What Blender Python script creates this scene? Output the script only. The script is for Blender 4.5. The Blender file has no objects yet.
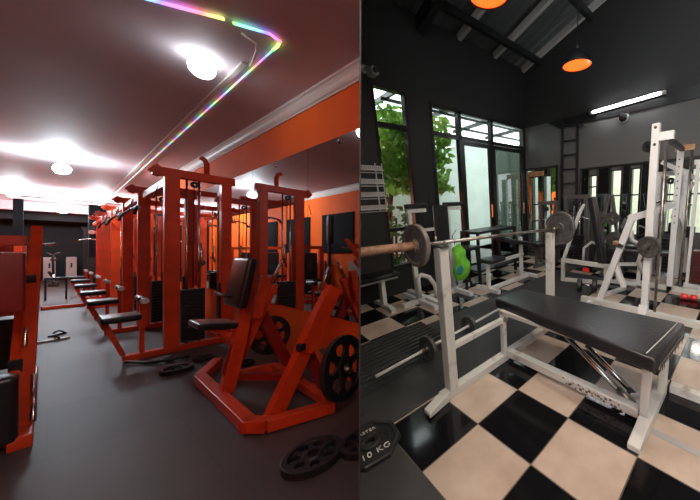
import bpy, bmesh, math, random
from mathutils import Vector, Matrix
random.seed(7)
C = bpy.context.scene.collection
SC = bpy.context.scene

# ---------------------------------------------------------------- camera, world, exposure
F = 271.17; CX = 495.0; HR = 1.37; HL = 1.2
MR = Matrix(((0.7324689, 0.6795727, -0.0408688), (0.0982051, -0.1648704, -0.9814140), (-0.6736802, 0.7148417, -0.1875000)))
ML = Matrix(((0.5186714, -0.8549737, 0.0), (0.0030779, 0.0018672, -0.9999935), (0.8549681, 0.5186680, 0.0036000)))
cam_d = bpy.data.cameras.new('camera'); cam = bpy.data.objects.new('camera', cam_d); C.objects.link(cam)
cam_d.sensor_width = 36.0; cam_d.lens = F / 700 * 36; cam_d.shift_x = -(CX - 350) / 700
cam_d.clip_start = 0.05; cam_d.clip_end = 200
cam.matrix_world = Matrix.Translation((0, 0, HR)) @ Matrix((MR[0], -MR[1], -MR[2])).transposed().to_4x4()
SC.camera = cam
SC.view_settings.view_transform = 'Standard'; SC.view_settings.look = 'None'
SC.view_settings.exposure = 0.0; SC.view_settings.gamma = 1.0; SC.view_settings.use_curve_mapping = False
w = bpy.data.worlds.new('overcast_sky'); SC.world = w; w.use_nodes = True
w.node_tree.nodes['Background'].inputs[0].default_value = (0.93, 0.97, 1.0, 1)
w.node_tree.nodes['Background'].inputs[1].default_value = 4.5
# the orange gym (L frame) is a room of its own beside the checkered one (R frame = world)
TL = Matrix.Translation((0, 0, HR)) @ (MR.transposed() @ ML).to_4x4() @ Matrix.Translation((0, 0, -HL))

def _un(M, H, u, v, x=None, y=None, z=None):
    d = M.transposed() @ Vector(((u - CX) / F, (v - 250) / F, 1.0)); o = Vector((0, 0, H))
    ax, val = (0, x) if x is not None else (1, y) if y is not None else (2, z)
    return o + d * ((val - o[ax]) / d[ax])
def L(u, v, **k): return _un(ML, HL, u, v, **k)
def R(u, v, **k): return _un(MR, HR, u, v, **k)

# ---------------------------------------------------------------- materials
def mat(name, col, rough=0.5, metal=0.0, noise=0.0, nscale=8.0, col2=None, emit=None, es=0.0, bump=0.0, bscale=60.0, spec=None, thr=None, coat=0.0):
    m = bpy.data.materials.new(name); m.use_nodes = True
    nt = m.node_tree; b = nt.nodes['Principled BSDF']
    b.inputs['Base Color'].default_value = (*col, 1); b.inputs['Roughness'].default_value = rough; b.inputs['Metallic'].default_value = metal
    if coat: b.inputs['Coat Weight'].default_value = coat; b.inputs['Coat Roughness'].default_value = 0.1
    if spec is not None: b.inputs['Specular IOR Level'].default_value = spec
    tc = nt.nodes.new('ShaderNodeTexCoord')
    if noise or col2:
        n = nt.nodes.new('ShaderNodeTexNoise'); n.inputs['Scale'].default_value = nscale; n.inputs['Detail'].default_value = 6
        nt.links.new(tc.outputs['Object'], n.inputs['Vector'])
        r = nt.nodes.new('ShaderNodeValToRGB')
        a, c = thr or (0.35, 0.65)
        r.color_ramp.elements[0].position = a; r.color_ramp.elements[1].position = c
        c2 = col2 or tuple(max(0, x * (1 - noise)) for x in col)
        r.color_ramp.elements[0].color = (*col, 1); r.color_ramp.elements[1].color = (*c2, 1)
        nt.links.new(n.outputs['Fac'], r.inputs['Fac']); nt.links.new(r.outputs['Color'], b.inputs['Base Color'])
    if bump:
        n2 = nt.nodes.new('ShaderNodeTexNoise'); n2.inputs['Scale'].default_value = bscale; n2.inputs['Detail'].default_value = 4
        nt.links.new(tc.outputs['Object'], n2.inputs['Vector'])
        bp = nt.nodes.new('ShaderNodeBump'); bp.inputs['Strength'].default_value = bump; bp.inputs['Distance'].default_value = 0.01
        nt.links.new(n2.outputs['Fac'], bp.inputs['Height']); nt.links.new(bp.outputs['Normal'], b.inputs['Normal'])
    if emit:
        b.inputs['Emission Color'].default_value = (*emit, 1); b.inputs['Emission Strength'].default_value = es
    return m
M = {}
M['red'] = mat('orange_red_paint', (0.80, 0.068, 0.011), 0.38, noise=0.25, nscale=5, spec=0.4)
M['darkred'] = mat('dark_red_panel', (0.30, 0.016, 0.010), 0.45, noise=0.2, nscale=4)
M['black'] = mat('black_plastic', (0.012, 0.012, 0.014), 0.5)
M['matt'] = mat('matt_black_sheet', (0.008, 0.009, 0.011), 0.9, spec=0.1)
M['iron'] = mat('black_cast_iron', (0.022, 0.022, 0.024), 0.45, noise=0.4, nscale=30, bump=0.2)
M['vinyl'] = mat('black_vinyl', (0.018, 0.018, 0.020), 0.30, bump=0.25, bscale=40, spec=0.5)
M['chrome'] = mat('chrome', (0.62, 0.62, 0.62), 0.18, 1.0)
M['steel'] = mat('worn_steel', (0.42, 0.41, 0.39), 0.35, 0.9, col2=(0.2, 0.15, 0.11), nscale=14)
M['rust'] = mat('rusty_steel', (0.38, 0.22, 0.14), 0.6, 0.1, col2=(0.20, 0.10, 0.06), nscale=30, bump=0.3)
M['white'] = mat('worn_white_paint', (0.62, 0.62, 0.57), 0.38, col2=(0.30, 0.25, 0.18), nscale=9, thr=(0.58, 0.75))
M['clean'] = mat('white_paint', (0.74, 0.75, 0.74), 0.35, col2=(0.5, 0.5, 0.47), nscale=9, thr=(0.6, 0.85))
M['rubber'] = mat('rubber_mat', (0.046, 0.048, 0.050), 0.55, noise=0.3, nscale=3, bump=0.2, bscale=90)
M['orange'] = mat('orange_wall_paint', (0.95, 0.15, 0.010), 0.75, noise=0.08, nscale=2, spec=0.2)
M['plaster'] = mat('pale_plaster', (0.60, 0.52, 0.55), 0.65, noise=0.07, nscale=1.5)
M['crown'] = mat('white_moulding', (0.72, 0.68, 0.64), 0.5)
M['mirror'] = mat('mirror_glass', (0.72, 0.75, 0.75), 0.015, 1.0)
M['darkwall'] = mat('charcoal_wall', (0.020, 0.020, 0.019), 0.6, noise=0.15, nscale=1.2)
M['greywall'] = mat('grey_wall', (0.10, 0.102, 0.098), 0.6, noise=0.1, nscale=1.2)
M['frame'] = mat('black_aluminium', (0.018, 0.019, 0.019), 0.35, 0.3)
M['pale'] = mat('pale_green_render', (0.66, 0.74, 0.68), 0.7, noise=0.12, nscale=2.5)
M['cream'] = mat('cream_render', (0.80, 0.78, 0.58), 0.7, noise=0.15, nscale=3)
M['concrete'] = mat('grey_concrete', (0.25, 0.25, 0.24), 0.8, noise=0.2, nscale=4)
M['leaf'] = mat('green_leaves', (0.17, 0.40, 0.05), 0.45, col2=(0.42, 0.60, 0.14), nscale=2.5)
M['leaf2'] = mat('dark_leaves', (0.045, 0.11, 0.03), 0.5, col2=(0.16, 0.24, 0.09), nscale=3)
for nm, kk in (('leaf', .45), ('leaf2', .35)):
    nt = M[nm].node_tree; b = nt.nodes['Principled BSDF']; ts = nt.nodes.new('ShaderNodeBsdfTranslucent'); mx = nt.nodes.new('ShaderNodeMixShader'); mx.inputs[0].default_value = kk
    nt.links.new(b.inputs['Base Color'].links[0].from_socket, ts.inputs[0]); nt.links.new(b.outputs[0], mx.inputs[1]); nt.links.new(ts.outputs[0], mx.inputs[2]); nt.links.new(mx.outputs[0], nt.nodes['Material Output'].inputs[0])
M['bark'] = mat('brown_bark', (0.12, 0.08, 0.05), 0.8)
M['lime'] = mat('lime_green_fabric', (0.22, 0.75, 0.05), 0.7, noise=0.3, nscale=10)
M['teal'] = mat('teal_fabric', (0.03, 0.26, 0.25), 0.6)
M['redthing'] = mat('bright_red_plastic', (0.75, 0.03, 0.02), 0.35)
M['navy'] = mat('dark_blue_grey_wall', (0.008, 0.014, 0.019), 0.6, noise=0.2, nscale=1)
M['offwhite'] = mat('off_white_board', (0.55, 0.55, 0.52), 0.5)
M['zinc'] = mat('grey_purlin_steel', (0.42, 0.42, 0.40), 0.5, 0.1)
M['lettering'] = mat('silver_lettering', (0.75, 0.75, 0.72), 0.4)
M['dimsteel'] = mat('dull_grey_steel', (0.13, 0.13, 0.125), 0.45, 0.3)
M['bright'] = mat('bright_white_wire', (0.86, 0.86, 0.85), 0.4)
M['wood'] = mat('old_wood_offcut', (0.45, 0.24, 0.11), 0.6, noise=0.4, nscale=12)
M['bulb'] = mat('lit_cool_bulb', (1, 1, 1), 0.3, emit=(0.88, 0.95, 1.0), es=15)
M['bulbadded'] = mat('lit_added_bulb', (1, 1, 1), 0.3, emit=(0.95, 0.95, 1.0), es=75)
M['bulbfar'] = mat('lit_cool_bulb_far', (1, 1, 1), 0.3, emit=(0.78, 0.92, 1.0), es=280)
M['tube'] = mat('lit_fluorescent_tube', (1, 1, 1), 0.3, emit=(0.93, 0.95, 1.0), es=50)
M['amber'] = mat('lit_orange_glass', (1, 0.2, 0.04), 0.3, emit=(1.0, 0.10, 0.012), es=2.6)
M['grip'] = mat('tan_grip_tape', (0.55, 0.33, 0.2), 0.7)
m = bpy.data.materials.new('clear_window_glass'); m.use_nodes = True; nt = m.node_tree
nt.nodes.remove(nt.nodes['Principled BSDF']); o_ = nt.nodes['Material Output']
tr = nt.nodes.new('ShaderNodeBsdfTransparent'); gl = nt.nodes.new('ShaderNodeBsdfGlossy'); gl.inputs['Roughness'].default_value = 0.02
tr.inputs[0].default_value = (0.93, 0.97, 0.95, 1)
mx = nt.nodes.new('ShaderNodeMixShader'); fr = nt.nodes.new('ShaderNodeFresnel'); fr.inputs[0].default_value = 1.35
ge = nt.nodes.new('ShaderNodeNewGeometry'); iv = nt.nodes.new('ShaderNodeMath'); iv.operation = 'SUBTRACT'; iv.inputs[0].default_value = 1.0; nt.links.new(ge.outputs['Backfacing'], iv.inputs[1])
ml = nt.nodes.new('ShaderNodeMath'); ml.operation = 'MULTIPLY'; nt.links.new(iv.outputs[0], ml.inputs[0]); nt.links.new(fr.outputs[0], ml.inputs[1])
nt.links.new(ml.outputs[0], mx.inputs[0]); nt.links.new(tr.outputs[0], mx.inputs[1]); nt.links.new(gl.outputs[0], mx.inputs[2]); nt.links.new(mx.outputs[0], o_.inputs[0])
M['glass'] = m
m = bpy.data.materials.new('translucent_roof_sheet'); m.use_nodes = True; nt = m.node_tree
nt.nodes.remove(nt.nodes['Principled BSDF']); o_ = nt.nodes['Material Output']
tr = nt.nodes.new('ShaderNodeBsdfTranslucent'); tr.inputs[0].default_value = (0.95, 0.97, 0.97, 1)
t2 = nt.nodes.new('ShaderNodeBsdfTransparent'); t2.inputs[0].default_value = (0.95, 0.97, 0.97, 1)
mx = nt.nodes.new('ShaderNodeMixShader'); mx.inputs[0].default_value = 0.5
nt.links.new(tr.outputs[0], mx.inputs[1]); nt.links.new(t2.outputs[0], mx.inputs[2]); nt.links.new(mx.outputs[0], o_.inputs[0])
M['sheet'] = m
M['tint'] = M['glass'].copy(); M['tint'].name = 'dark_tinted_glass'
for n_ in M['tint'].node_tree.nodes:
    if n_.type == 'BSDF_TRANSPARENT': n_.inputs[0].default_value = (0.34, 0.38, 0.35, 1)
    if n_.type == 'FRESNEL': n_.inputs[0].default_value = 1.9

# LED rope: hue runs along the rope
m = bpy.data.materials.new('lit_rainbow_led_rope'); m.use_nodes = True; nt = m.node_tree; b = nt.nodes['Principled BSDF']
tc = nt.nodes.new('ShaderNodeTexCoord'); sp = nt.nodes.new('ShaderNodeSeparateXYZ'); nt.links.new(tc.outputs['Object'], sp.inputs[0])
ad = nt.nodes.new('ShaderNodeMath'); ad.operation = 'MULTIPLY_ADD'; ad.inputs[1].default_value = 3.3
m2 = nt.nodes.new('ShaderNodeMath'); m2.operation = 'MULTIPLY'; m2.inputs[1].default_value = 1.9
nt.links.new(sp.outputs['Y'], m2.inputs[0]); nt.links.new(sp.outputs['X'], ad.inputs[0]); nt.links.new(m2.outputs[0], ad.inputs[2])
fr = nt.nodes.new('ShaderNodeMath'); fr.operation = 'FRACT'; nt.links.new(ad.outputs[0], fr.inputs[0])
hs = nt.nodes.new('ShaderNodeCombineColor'); hs.mode = 'HSV'; hs.inputs[1].default_value = 0.8; hs.inputs[2].default_value = 1.0
nt.links.new(fr.outputs[0], hs.inputs[0]); nt.links.new(hs.outputs[0], b.inputs['Emission Color']); b.inputs['Emission Strength'].default_value = 2.0
M['led'] = m
M['led2'] = m.copy(); M['led2'].node_tree.nodes['Combine Color'].inputs[1].default_value = 0.65; M['led2'].node_tree.nodes['Principled BSDF'].inputs['Emission Strength'].default_value = 1.1; hs = M['led2'].node_tree.nodes['Combine Color']

# checkered floor tiles, 0.4 m
T0 = 0.3991; OX = -1.1045; OY = 0.9526
m = bpy.data.materials.new('checkered_floor_tiles'); m.use_nodes = True; nt = m.node_tree; b = nt.nodes['Principled BSDF']
def MN(op, a, bb=None, c=None):
    n = nt.nodes.new('ShaderNodeMath'); n.operation = op
    for i, v in enumerate((a, bb, c)):
        if v is None: continue
        if isinstance(v, (int, float)): n.inputs[i].default_value = v
        else: nt.links.new(v, n.inputs[i])
    return n.outputs[0]
tc = nt.nodes.new('ShaderNodeTexCoord'); sp = nt.nodes.new('ShaderNodeSeparateXYZ'); nt.links.new(tc.outputs['Object'], sp.inputs[0])
ux = MN('MULTIPLY_ADD', sp.outputs['X'], 1 / T0, -OX / T0 + 40); uy = MN('MULTIPLY_ADD', sp.outputs['Y'], 1 / T0, -OY / T0 + 40)
par = MN('MODULO', MN('ADD', MN('FLOOR', ux), MN('FLOOR', uy)), 2.0)      # 0 at tile (0,0): black
par = MN('GREATER_THAN', par, 0.5)
def edge(u_): return MN('SUBTRACT', 0.5, MN('ABSOLUTE', MN('SUBTRACT', MN('FRACT', u_), 0.5)))
grout = MN('LESS_THAN', MN('MINIMUM', edge(ux), edge(uy)), 0.009)
nz = nt.nodes.new('ShaderNodeTexNoise'); nz.inputs['Scale'].default_value = 5; nz.inputs['Detail'].default_value = 10; nt.links.new(tc.outputs['Object'], nz.inputs['Vector'])
rp = nt.nodes.new('ShaderNodeValToRGB'); nt.links.new(nz.outputs['Fac'], rp.inputs['Fac'])
rp.color_ramp.elements[0].position = 0.3; rp.color_ramp.elements[1].position = 0.75
rp.color_ramp.elements[0].color = (0.44, 0.34, 0.26, 1); rp.color_ramp.elements[1].color = (0.64, 0.53, 0.43, 1)
def MIX(f, a, c):
    n = nt.nodes.new('ShaderNodeMix'); n.data_type = 'RGBA'; nt.links.new(f, n.inputs[0])
    for k, v in ((6, a), (7, c)):
        if isinstance(v, tuple): n.inputs[k].default_value = v
        else: nt.links.new(v, n.inputs[k])
    return n.outputs[2]
c1 = MIX(par, (0.006, 0.006, 0.007, 1), rp.outputs['Color']); c2 = MIX(grout, c1, (0.10, 0.085, 0.07, 1))
nt.links.new(c2, b.inputs['Base Color'])
n2 = nt.nodes.new('ShaderNodeTexNoise'); n2.inputs['Scale'].default_value = 3; nt.links.new(tc.outputs['Object'], n2.inputs['Vector'])
nt.links.new(MN('ADD', MN('MULTIPLY', par, 0.24), MN('MULTIPLY_ADD', n2.outputs['Fac'], 0.12, 0.04)), b.inputs['Roughness'])
bp = nt.nodes.new('ShaderNodeBump'); bp.inputs['Strength'].default_value = 0.3; bp.inputs['Distance'].default_value = 0.004
nt.links.new(MN('MULTIPLY', nz.outputs['Fac'], par), bp.inputs['Height']); nt.links.new(bp.outputs['Normal'], b.inputs['Normal'])
M['tiles'] = m
# left floor: dull dark rubber tiles of slightly different tone
m = bpy.data.materials.new('dark_rubber_floor_tiles'); m.use_nodes = True; nt = m.node_tree; b = nt.nodes['Principled BSDF']
tc = nt.nodes.new('ShaderNodeTexCoord'); br = nt.nodes.new('ShaderNodeTexBrick'); nt.links.new(tc.outputs['Object'], br.inputs['Vector'])
br.inputs['Color1'].default_value = (0.066, 0.058, 0.056, 1); br.inputs['Color2'].default_value = (0.082, 0.070, 0.067, 1); br.inputs['Mortar'].default_value = (0.062, 0.054, 0.052, 1)
br.inputs['Scale'].default_value = 1.0; br.inputs['Brick Width'].default_value = 1.0; br.inputs['Row Height'].default_value = 1.0; br.inputs['Mortar Size'].default_value = 0.004
nt.links.new(br.outputs['Color'], b.inputs['Base Color']); b.inputs['Roughness'].default_value = 0.55
M['lfloor'] = m

# ---------------------------------------------------------------- mesh helpers
class G:
    def __init__(s): s.bm = bmesh.new()
    def face(s, pts):
        s.bm.faces.new([s.bm.verts.new(p) for p in pts]); return s
    def hexa(s, c):
        v = [s.bm.verts.new(p) for p in c]
        for f in ((0, 3, 2, 1), (4, 5, 6, 7), (0, 1, 5, 4), (1, 2, 6, 5), (2, 3, 7, 6), (3, 0, 4, 7)): s.bm.faces.new([v[i] for i in f])
        return s
    def box(s, x0, x1, y0, y1, z0, z1):
        return s.hexa([(x0, y0, z0), (x1, y0, z0), (x1, y1, z0), (x0, y1, z0), (x0, y0, z1), (x1, y0, z1), (x1, y1, z1), (x0, y1, z1)])
    def beam(s, p, q, w=0.06, h=None, up=(0, 0, 1)):
        h = h or w; p = Vector(p); q = Vector(q); d = (q - p).normalized(); u = Vector(up)
        if abs(d.dot(u.normalized())) > 0.98: u = Vector((0, 1, 0)) if abs(d.y) < 0.9 else Vector((1, 0, 0))
        a = d.cross(u).normalized(); b = a.cross(d)
        a *= w / 2; b *= h / 2
        return s.hexa([p - a - b, p + a - b, q + a - b, q - a - b, p - a + b, p + a + b, q + a + b, q - a + b])
    def beams(s, pts, w=0.06, h=None, up=(0, 0, 1)):
        for i in range(len(pts) - 1):
            p, q = Vector(pts[i]), Vector(pts[i + 1]); e = (q - p).normalized() * (w * 0.45)
            s.beam(p - (e if i else e * 0), q + (e if i < len(pts) - 2 else e * 0), w, h, up)
        return s
    def tube(s, pts, r, n=10, cap=True):
        pts = [Vector(p) for p in pts]; rings = []; prev = None
        for i, p in enumerate(pts):
            t = (pts[min(i + 1, len(pts) - 1)] - pts[max(i - 1, 0)]).normalized()
            if prev is None: a = t.orthogonal().normalized()
            else: a = (prev - t * prev.dot(t)).normalized()
            prev = a; b = t.cross(a)
            rr = r[i] if isinstance(r, (list, tuple)) else r
            rings.append([s.bm.verts.new(p + a * rr * math.cos(2 * math.pi * k / n) + b * rr * math.sin(2 * math.pi * k / n)) for k in range(n)])
        for i in range(len(rings) - 1):
            for k in range(n):
                f = s.bm.faces.new((rings[i][k], rings[i][(k + 1) % n], rings[i + 1][(k + 1) % n], rings[i + 1][k])); f.smooth = True
        if cap: s.bm.faces.new(rings[0][::-1]); s.bm.faces.new(rings[-1])
        return s
    def lathe(s, prof, org=(0, 0, 0), axis=(0, 0, 1), n=32, closed=False):
        org = Vector(org); ax = Vector(axis).normalized(); a = ax.orthogonal().normalized(); b = ax.cross(a)
        rings = [[s.bm.verts.new(org + ax * h + (a * math.cos(2 * math.pi * k / n) + b * math.sin(2 * math.pi * k / n)) * max(r, 1e-4)) for k in range(n)] for r, h in prof]
        m_ = len(rings)
        for i in range(m_ if closed else m_ - 1):
            for k in range(n):
                s.bm.faces.new((rings[i][k], rings[i][(k + 1) % n], rings[(i + 1) % m_][(k + 1) % n], rings[(i + 1) % m_][k]))
        return s
    def rbox(s, c, size, bev=0.02, rot=None, seg=3):
        b2 = bmesh.new(); bmesh.ops.create_cube(b2, size=1.0)
        bmesh.ops.scale(b2, vec=size, verts=b2.verts)
        bmesh.ops.bevel(b2, geom=b2.edges[:] , offset=bev, segments=seg, profile=0.6, affect='EDGES')
        mt = Matrix.Translation(c) @ (rot.to_4x4() if rot else Matrix())
        vm = {v: s.bm.verts.new(mt @ v.co) for v in b2.verts}
        for f in b2.faces:
            nf = s.bm.faces.new([vm[v] for v in f.verts]); nf.smooth = True
        b2.free(); return s
    def prism(s, pts, ext):
        ext = Vector(ext); a = [s.bm.verts.new(p) for p in pts]; b = [s.bm.verts.new(Vector(p) + ext) for p in pts]
        s.bm.faces.new(a[::-1]); s.bm.faces.new(b)
        for i in range(len(a)):
            j = (i + 1) % len(a); s.bm.faces.new((a[i], a[j], b[j], b[i]))
        return s
SIDE = 'R'; LEFT = []; RIGHT = []
def _link(o):
    C.objects.link(o)
def thing(name, label, cat, loc=(0, 0, 0), group=None):
    o = bpy.data.objects.new(name, None); _link(o); o.location = loc; o.empty_display_size = 0.1
    o['label'] = label; o['category'] = cat
    if group: o['group'] = group
    (LEFT if SIDE == 'L' else RIGHT).append(o); return o
def _org(p):
    v = Vector((0, 0, 0))
    while p is not None: v += p.location; p = p.parent
    return v
def obj(name, g, m_, parent=None, label=None, cat=None, kind=None, group=None, loc=None, bevel=0.0, smooth=False):
    org = Vector(loc) if (loc is not None and parent is None) else _org(parent)
    bmesh.ops.recalc_face_normals(g.bm, faces=g.bm.faces[:])
    for v in g.bm.verts: v.co -= org
    me = bpy.data.meshes.new(name); g.bm.to_mesh(me); g.bm.free(); me.materials.append(m_)
    if smooth:
        for p in me.polygons: p.use_smooth = True
    o = bpy.data.objects.new(name, me); _link(o)
    if parent is not None: o.parent = parent
    else:
        o.location = org; (LEFT if SIDE == 'L' else RIGHT).append(o)
    if label: o['label'] = label
    if cat: o['category'] = cat
    if kind: o['kind'] = kind
    if group: o['group'] = group
    if bevel:
        bv = o.modifiers.new('edge', 'BEVEL'); bv.width = bevel; bv.segments = 2; bv.limit_method = 'ANGLE'
    return o
def struct(name, g, m_, parent=None): return obj(name, g, m_, parent, kind='structure')
def dup(root, delta, label, group=None):
    kids = {}
    for o in bpy.data.objects:
        if o.parent: kids.setdefault(o.parent.name, []).append(o)
    def rec(o, par):
        c = o.copy(); _link(c)
        if par is not None: c.parent = par
        for ch in kids.get(o.name, []): rec(ch, c)
        return c
    r = rec(root, None); r.location = root.location + Vector(delta); r['label'] = label
    if group: r['group'] = group
    (LEFT if SIDE == 'L' else RIGHT).append(r); return r
def V(*a): return Vector(a)

def spoked_plate(name, c, axis, r, th, label, cat='weight plate', n=6, group=None, hole=0.028, mt='iron', parent=None):
    """cast plate: rim, hub and broad spokes with openings between them"""
    c = Vector(c); ax = Vector(axis).normalized()
    if parent is None: t = thing(name, label, cat, c, group)
    else: t = parent
    h = th / 2
    g = G().lathe([(r, -h), (r, h), (r * 0.97, h * 1.1), (r * 0.80, h * 1.1), (r * 0.77, h * .6), (r * 0.77, -h * .6), (r * 0.80, -h * 1.1), (r * .97, -h * 1.1)], c, ax, 40, True)
    a = ax.orthogonal().normalized(); b = ax.cross(a)
    for k in range(n):
        an = 2 * math.pi * (k + .5) / n; d = a * math.cos(an) + b * math.sin(an); e = ax.cross(d); pts = []
        for (rr, hw) in ((0.30, 0.17), (0.5, 0.09), (0.62, 0.10), (0.80, 0.26)):
            pts.append((rr, hw))
        poly = [c + d * rr * r + e * hw * r - ax * h * .6 for rr, hw in pts] + [c + d * rr * r - e * hw * r - ax * h * .6 for rr, hw in pts[::-1]]
        g.prism(poly, ax * h * 1.2)
    g.lathe([(r * 0.36, -h * .6), (r * 0.36, h * .6), (r * 0.30, h * 1.1), (hole, h * 1.1), (hole, -h * 1.1), (r * 0.30, -h * 1.1)], c, ax, 32, True)
    obj('plate_body', g, M[mt], t)
    return t
def disc_plate(name, c, axis, r, th, label, mt='iron', hole=0.027, group=None, loc=None, parent=None):
    c = Vector(c); h = th / 2
    g = G().lathe([(r, -h * .7), (r, h * .7), (r * .96, h), (r * .84, h), (r * .80, h * .55), (r * .34, h * .55), (r * .30, h), (hole, h), (hole, -h), (r * .30, -h), (r * .34, -h * .55), (r * .80, -h * .55), (r * .84, -h), (r * .96, -h)], c, axis, 40, True)
    if parent is not None: return obj(name, g, M[mt], parent)
    return obj(name, g, M[mt], None, label, 'weight plate', group=group, loc=c)

# ================================================================ STRUCTURE: orange gym (L)
SIDE = 'L'
WX = 1.445; LX = -1.15; CZ = 2.87; YE = 22.0; YB = -0.9
struct('floor', G().box(LX - .1, 2.5, YB, YE, -0.12, 0), M['lfloor'])
struct('ceiling', G().box(LX - .1, 2.5, YB, YE, CZ, CZ + .1), M['plaster'])
struct('wall_right', G().box(WX, WX + .12, 1.6, YE, 0, CZ), M['orange'])
struct('wall_left', G().box(LX - .12, LX, YB, YE, 0, CZ), M['orange'])
struct('wall_back', G().box(LX, 0.4, YB - .1, YB, 0, CZ), M['plaster'])
struct('wall_far', G().box(LX, WX, YE - .1, YE, 0, CZ), M['navy'])
def crown(x, s, y0, y1):
    prof = [(0, 0), (0, .15), (.06, .15), (.06, .13), (.045, .12), (.04, .085), (.028, .06), (.026, .03), (.012, .02), (.012, 0)]
    g = G(); g.prism([(x - s * a, y0, CZ - .15 + b) for a, b in prof], (0, y1 - y0, 0)); return g
struct('trim_1', crown(WX, 1, 1.6, YE - .1), M['crown'])
struct('trim_2', crown(LX, -1, YB, YE - .1), M['crown'])
struct('trim_3', G().box(LX, WX, 14.8, 15.2, CZ - .16, CZ).box(LX, WX, 18.2, 18.5, CZ - .3, CZ), M['plaster'])
struct('trim_4', G().box(LX, 1.44, YE - 2.3, YE - .1, 2.35, CZ), M['navy'])

# partition between the two rooms, seen end-on
ang = math.radians(0)
pd = L(360, 250, z=HL + 1e-6) if False else None
dirL = (ML.transposed() @ Vector(((360 - CX) / F, 0.0, 1.0))); dirL.z = 0; dirL.normalize()
nL = Vector((dirL.y, -dirL.x, 0))
def partition(t, s0, s1, z0, z1):
    p = [dirL * s0 - nL * t, dirL * s0 + nL * t, dirL * s1 + nL * t, dirL * s1 - nL * t]
    return G().hexa([(q.x, q.y, z0) for q in p] + [(q.x, q.y, z1) for q in p])
struct('wall_partition', partition(0.0018, 0.75, 4.62, -0.35, 4.6), M['darkwall'])

# ================================================================ STRUCTURE: checkered gym (R)
SIDE = 'R'
WW = -3.78; BY = 5.133
def roofz(x): return 4.0 + .33 * (x + 3.78)
XR = 2.6; YR = -2.8
struct('floor', G().box(-3.9, XR, YR, BY + .1, -0.1, 0), M['tiles'])
# window wall with its real openings
ops = [(1.78, 2.28, 0.40, 2.91), (2.66, 5.10, 0.06, 2.86)]
g = G(); y = 1.0
g.box(WW - .15, WW, -0.5, 1.78, 0, 4.0)
g.box(WW - .15, WW, 1.78, 2.28, 0, .40).box(WW - .15, WW, 1.78, 2.28, 2.91, 4.0)
g.box(WW - .15, WW, 2.28, 2.66, 0, 4.0)
g.box(WW - .15, WW, 2.66, 5.10, -.02, .05).box(WW - .15, WW, 2.66, 5.10, 2.86, 4.0)
g.box(WW - .15, WW, 5.10, BY, 0, 4.0)
struct('wall_left', g, M['darkwall'])
g = G().prism([(WW - .15, BY, 2.84), (XR, BY, 2.84), (XR, BY, roofz(XR)), (WW - .15, BY, roofz(WW - .15))], (0, .12, 0))
struct('wall_upper', g, M['darkwall'])  # upper back wall, darker in colour than the part below
bays = [(-3.62, -3.44, .25, 1.80), (-3.32, -3.12, .25, 1.80), (-2.30, -2.14, 1.15, 1.72), (-1.90, -1.70, .62, 1.78), (-1.56, -1.40, .62, 1.78), (-1.02, -.86, .7, 1.7), (-.70, -.5, .7, 1.7)]  # openings added so the mirrored wall shows bright window patches
g = G(); x = WW
for a_, b_, z0, z1 in bays:
    g.box(x, a_, BY, BY + .12, 0, 2.84).box(a_, b_, BY, BY + .12, 0, z0).box(a_, b_, BY, BY + .12, z1, 2.84); x = b_
g.box(x, XR, BY, BY + .12, 0, 2.84)
struct('wall_back', g, M['greywall'])
for i, (a_, b_, z0, z1) in enumerate(bays):
    g = G().box(a_, a_ + .02, BY + .0, BY + .1, z0, z1).box(b_ - .02, b_, BY, BY + .1, z0, z1).box(a_ + .02, b_ - .02, BY, BY + .1, z1 - .02, z1).box(a_ + .02, b_ - .02, BY, BY + .1, z0, z0 + .02).box(a_ + .02, b_ - .02, BY, BY + .1, z0 + (z1 - z0) * .6, z0 + (z1 - z0) * .6 + .025)
    Wn = struct('window_%d' % (i + 7), g, M['frame'])
    struct('window_pane', G().box(a_ + .02, b_ - .02, BY + .05, BY + .055, z0 + .02, z1 - .02), M['glass'], Wn)
struct('ground', G().box(-7, 4, BY + .12, 10, -.1, -.01), M['concrete'])
struct('wall_garden', G().box(-6.5, 4, 9.3, 9.45, 0, 2.3), M['cream'])  # pale backdrop added to look bright through those openings
g = G().prism([(-3.22, BY, 2.84), (-2.95, BY, 2.68), (XR, BY, 2.64), (XR, BY, 2.84)], (0, -.02, 0))
struct('trim_1', g, M['frame'])
struct('wall_right', G().box(XR, XR + .12, YR, BY, 0, roofz(XR)), M['greywall'])
g = G().prism([(-.6, YR, 0), (XR, YR, 0), (XR, YR, roofz(XR)), (-.6, YR, roofz(-.6))], (0, -.12, 0))
struct('wall_rear', g, M['greywall'])
g = G(); n = 130; x0, x1 = WW - .5, XR + .3     # corrugated roof sheet, ridges run up the slope
yy = -3.0; k = 0; vs = []
N = 170
for i in range(N + 1):
    y = -3.0 + (BY + .3 + 3.0) * i / N; dz = .018 * (1 if i % 4 in (0, 1) else 0)
    vs.append((g.bm.verts.new((x0, y, roofz(x0) + .06 + dz)), g.bm.verts.new((x1, y, roofz(x1) + .06 + dz))))
for i in range(N): g.bm.faces.new((vs[i][0], vs[i + 1][0], vs[i + 1][1], vs[i][1]))
rf = struct('ceiling', g, M['zinc'])
sd = rf.modifiers.new('sheet', 'SOLIDIFY'); sd.thickness = .01
M['roofdark'] = mat('dark_roof_sheet', (0.07, 0.075, 0.075), 0.5, noise=.2, nscale=2); rf.data.materials[0] = M['roofdark']
def rafter(y, w_=.06, d=.10, m_='zinc'):
    return G().beam((WW, y, roofz(WW) - .02), (XR, y, roofz(XR) - .02), w_, d)
for i, y in enumerate((5.08, 4.22, 3.36, 1.0, 0.0)):
    struct('roof_beam', rafter(y, .07), M['zinc'])
struct('roof_beam', G().beam((WW, 2.6, roofz(WW) - .14), (XR, 2.6, roofz(XR) - .14), .11, .2), M['frame'])
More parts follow.
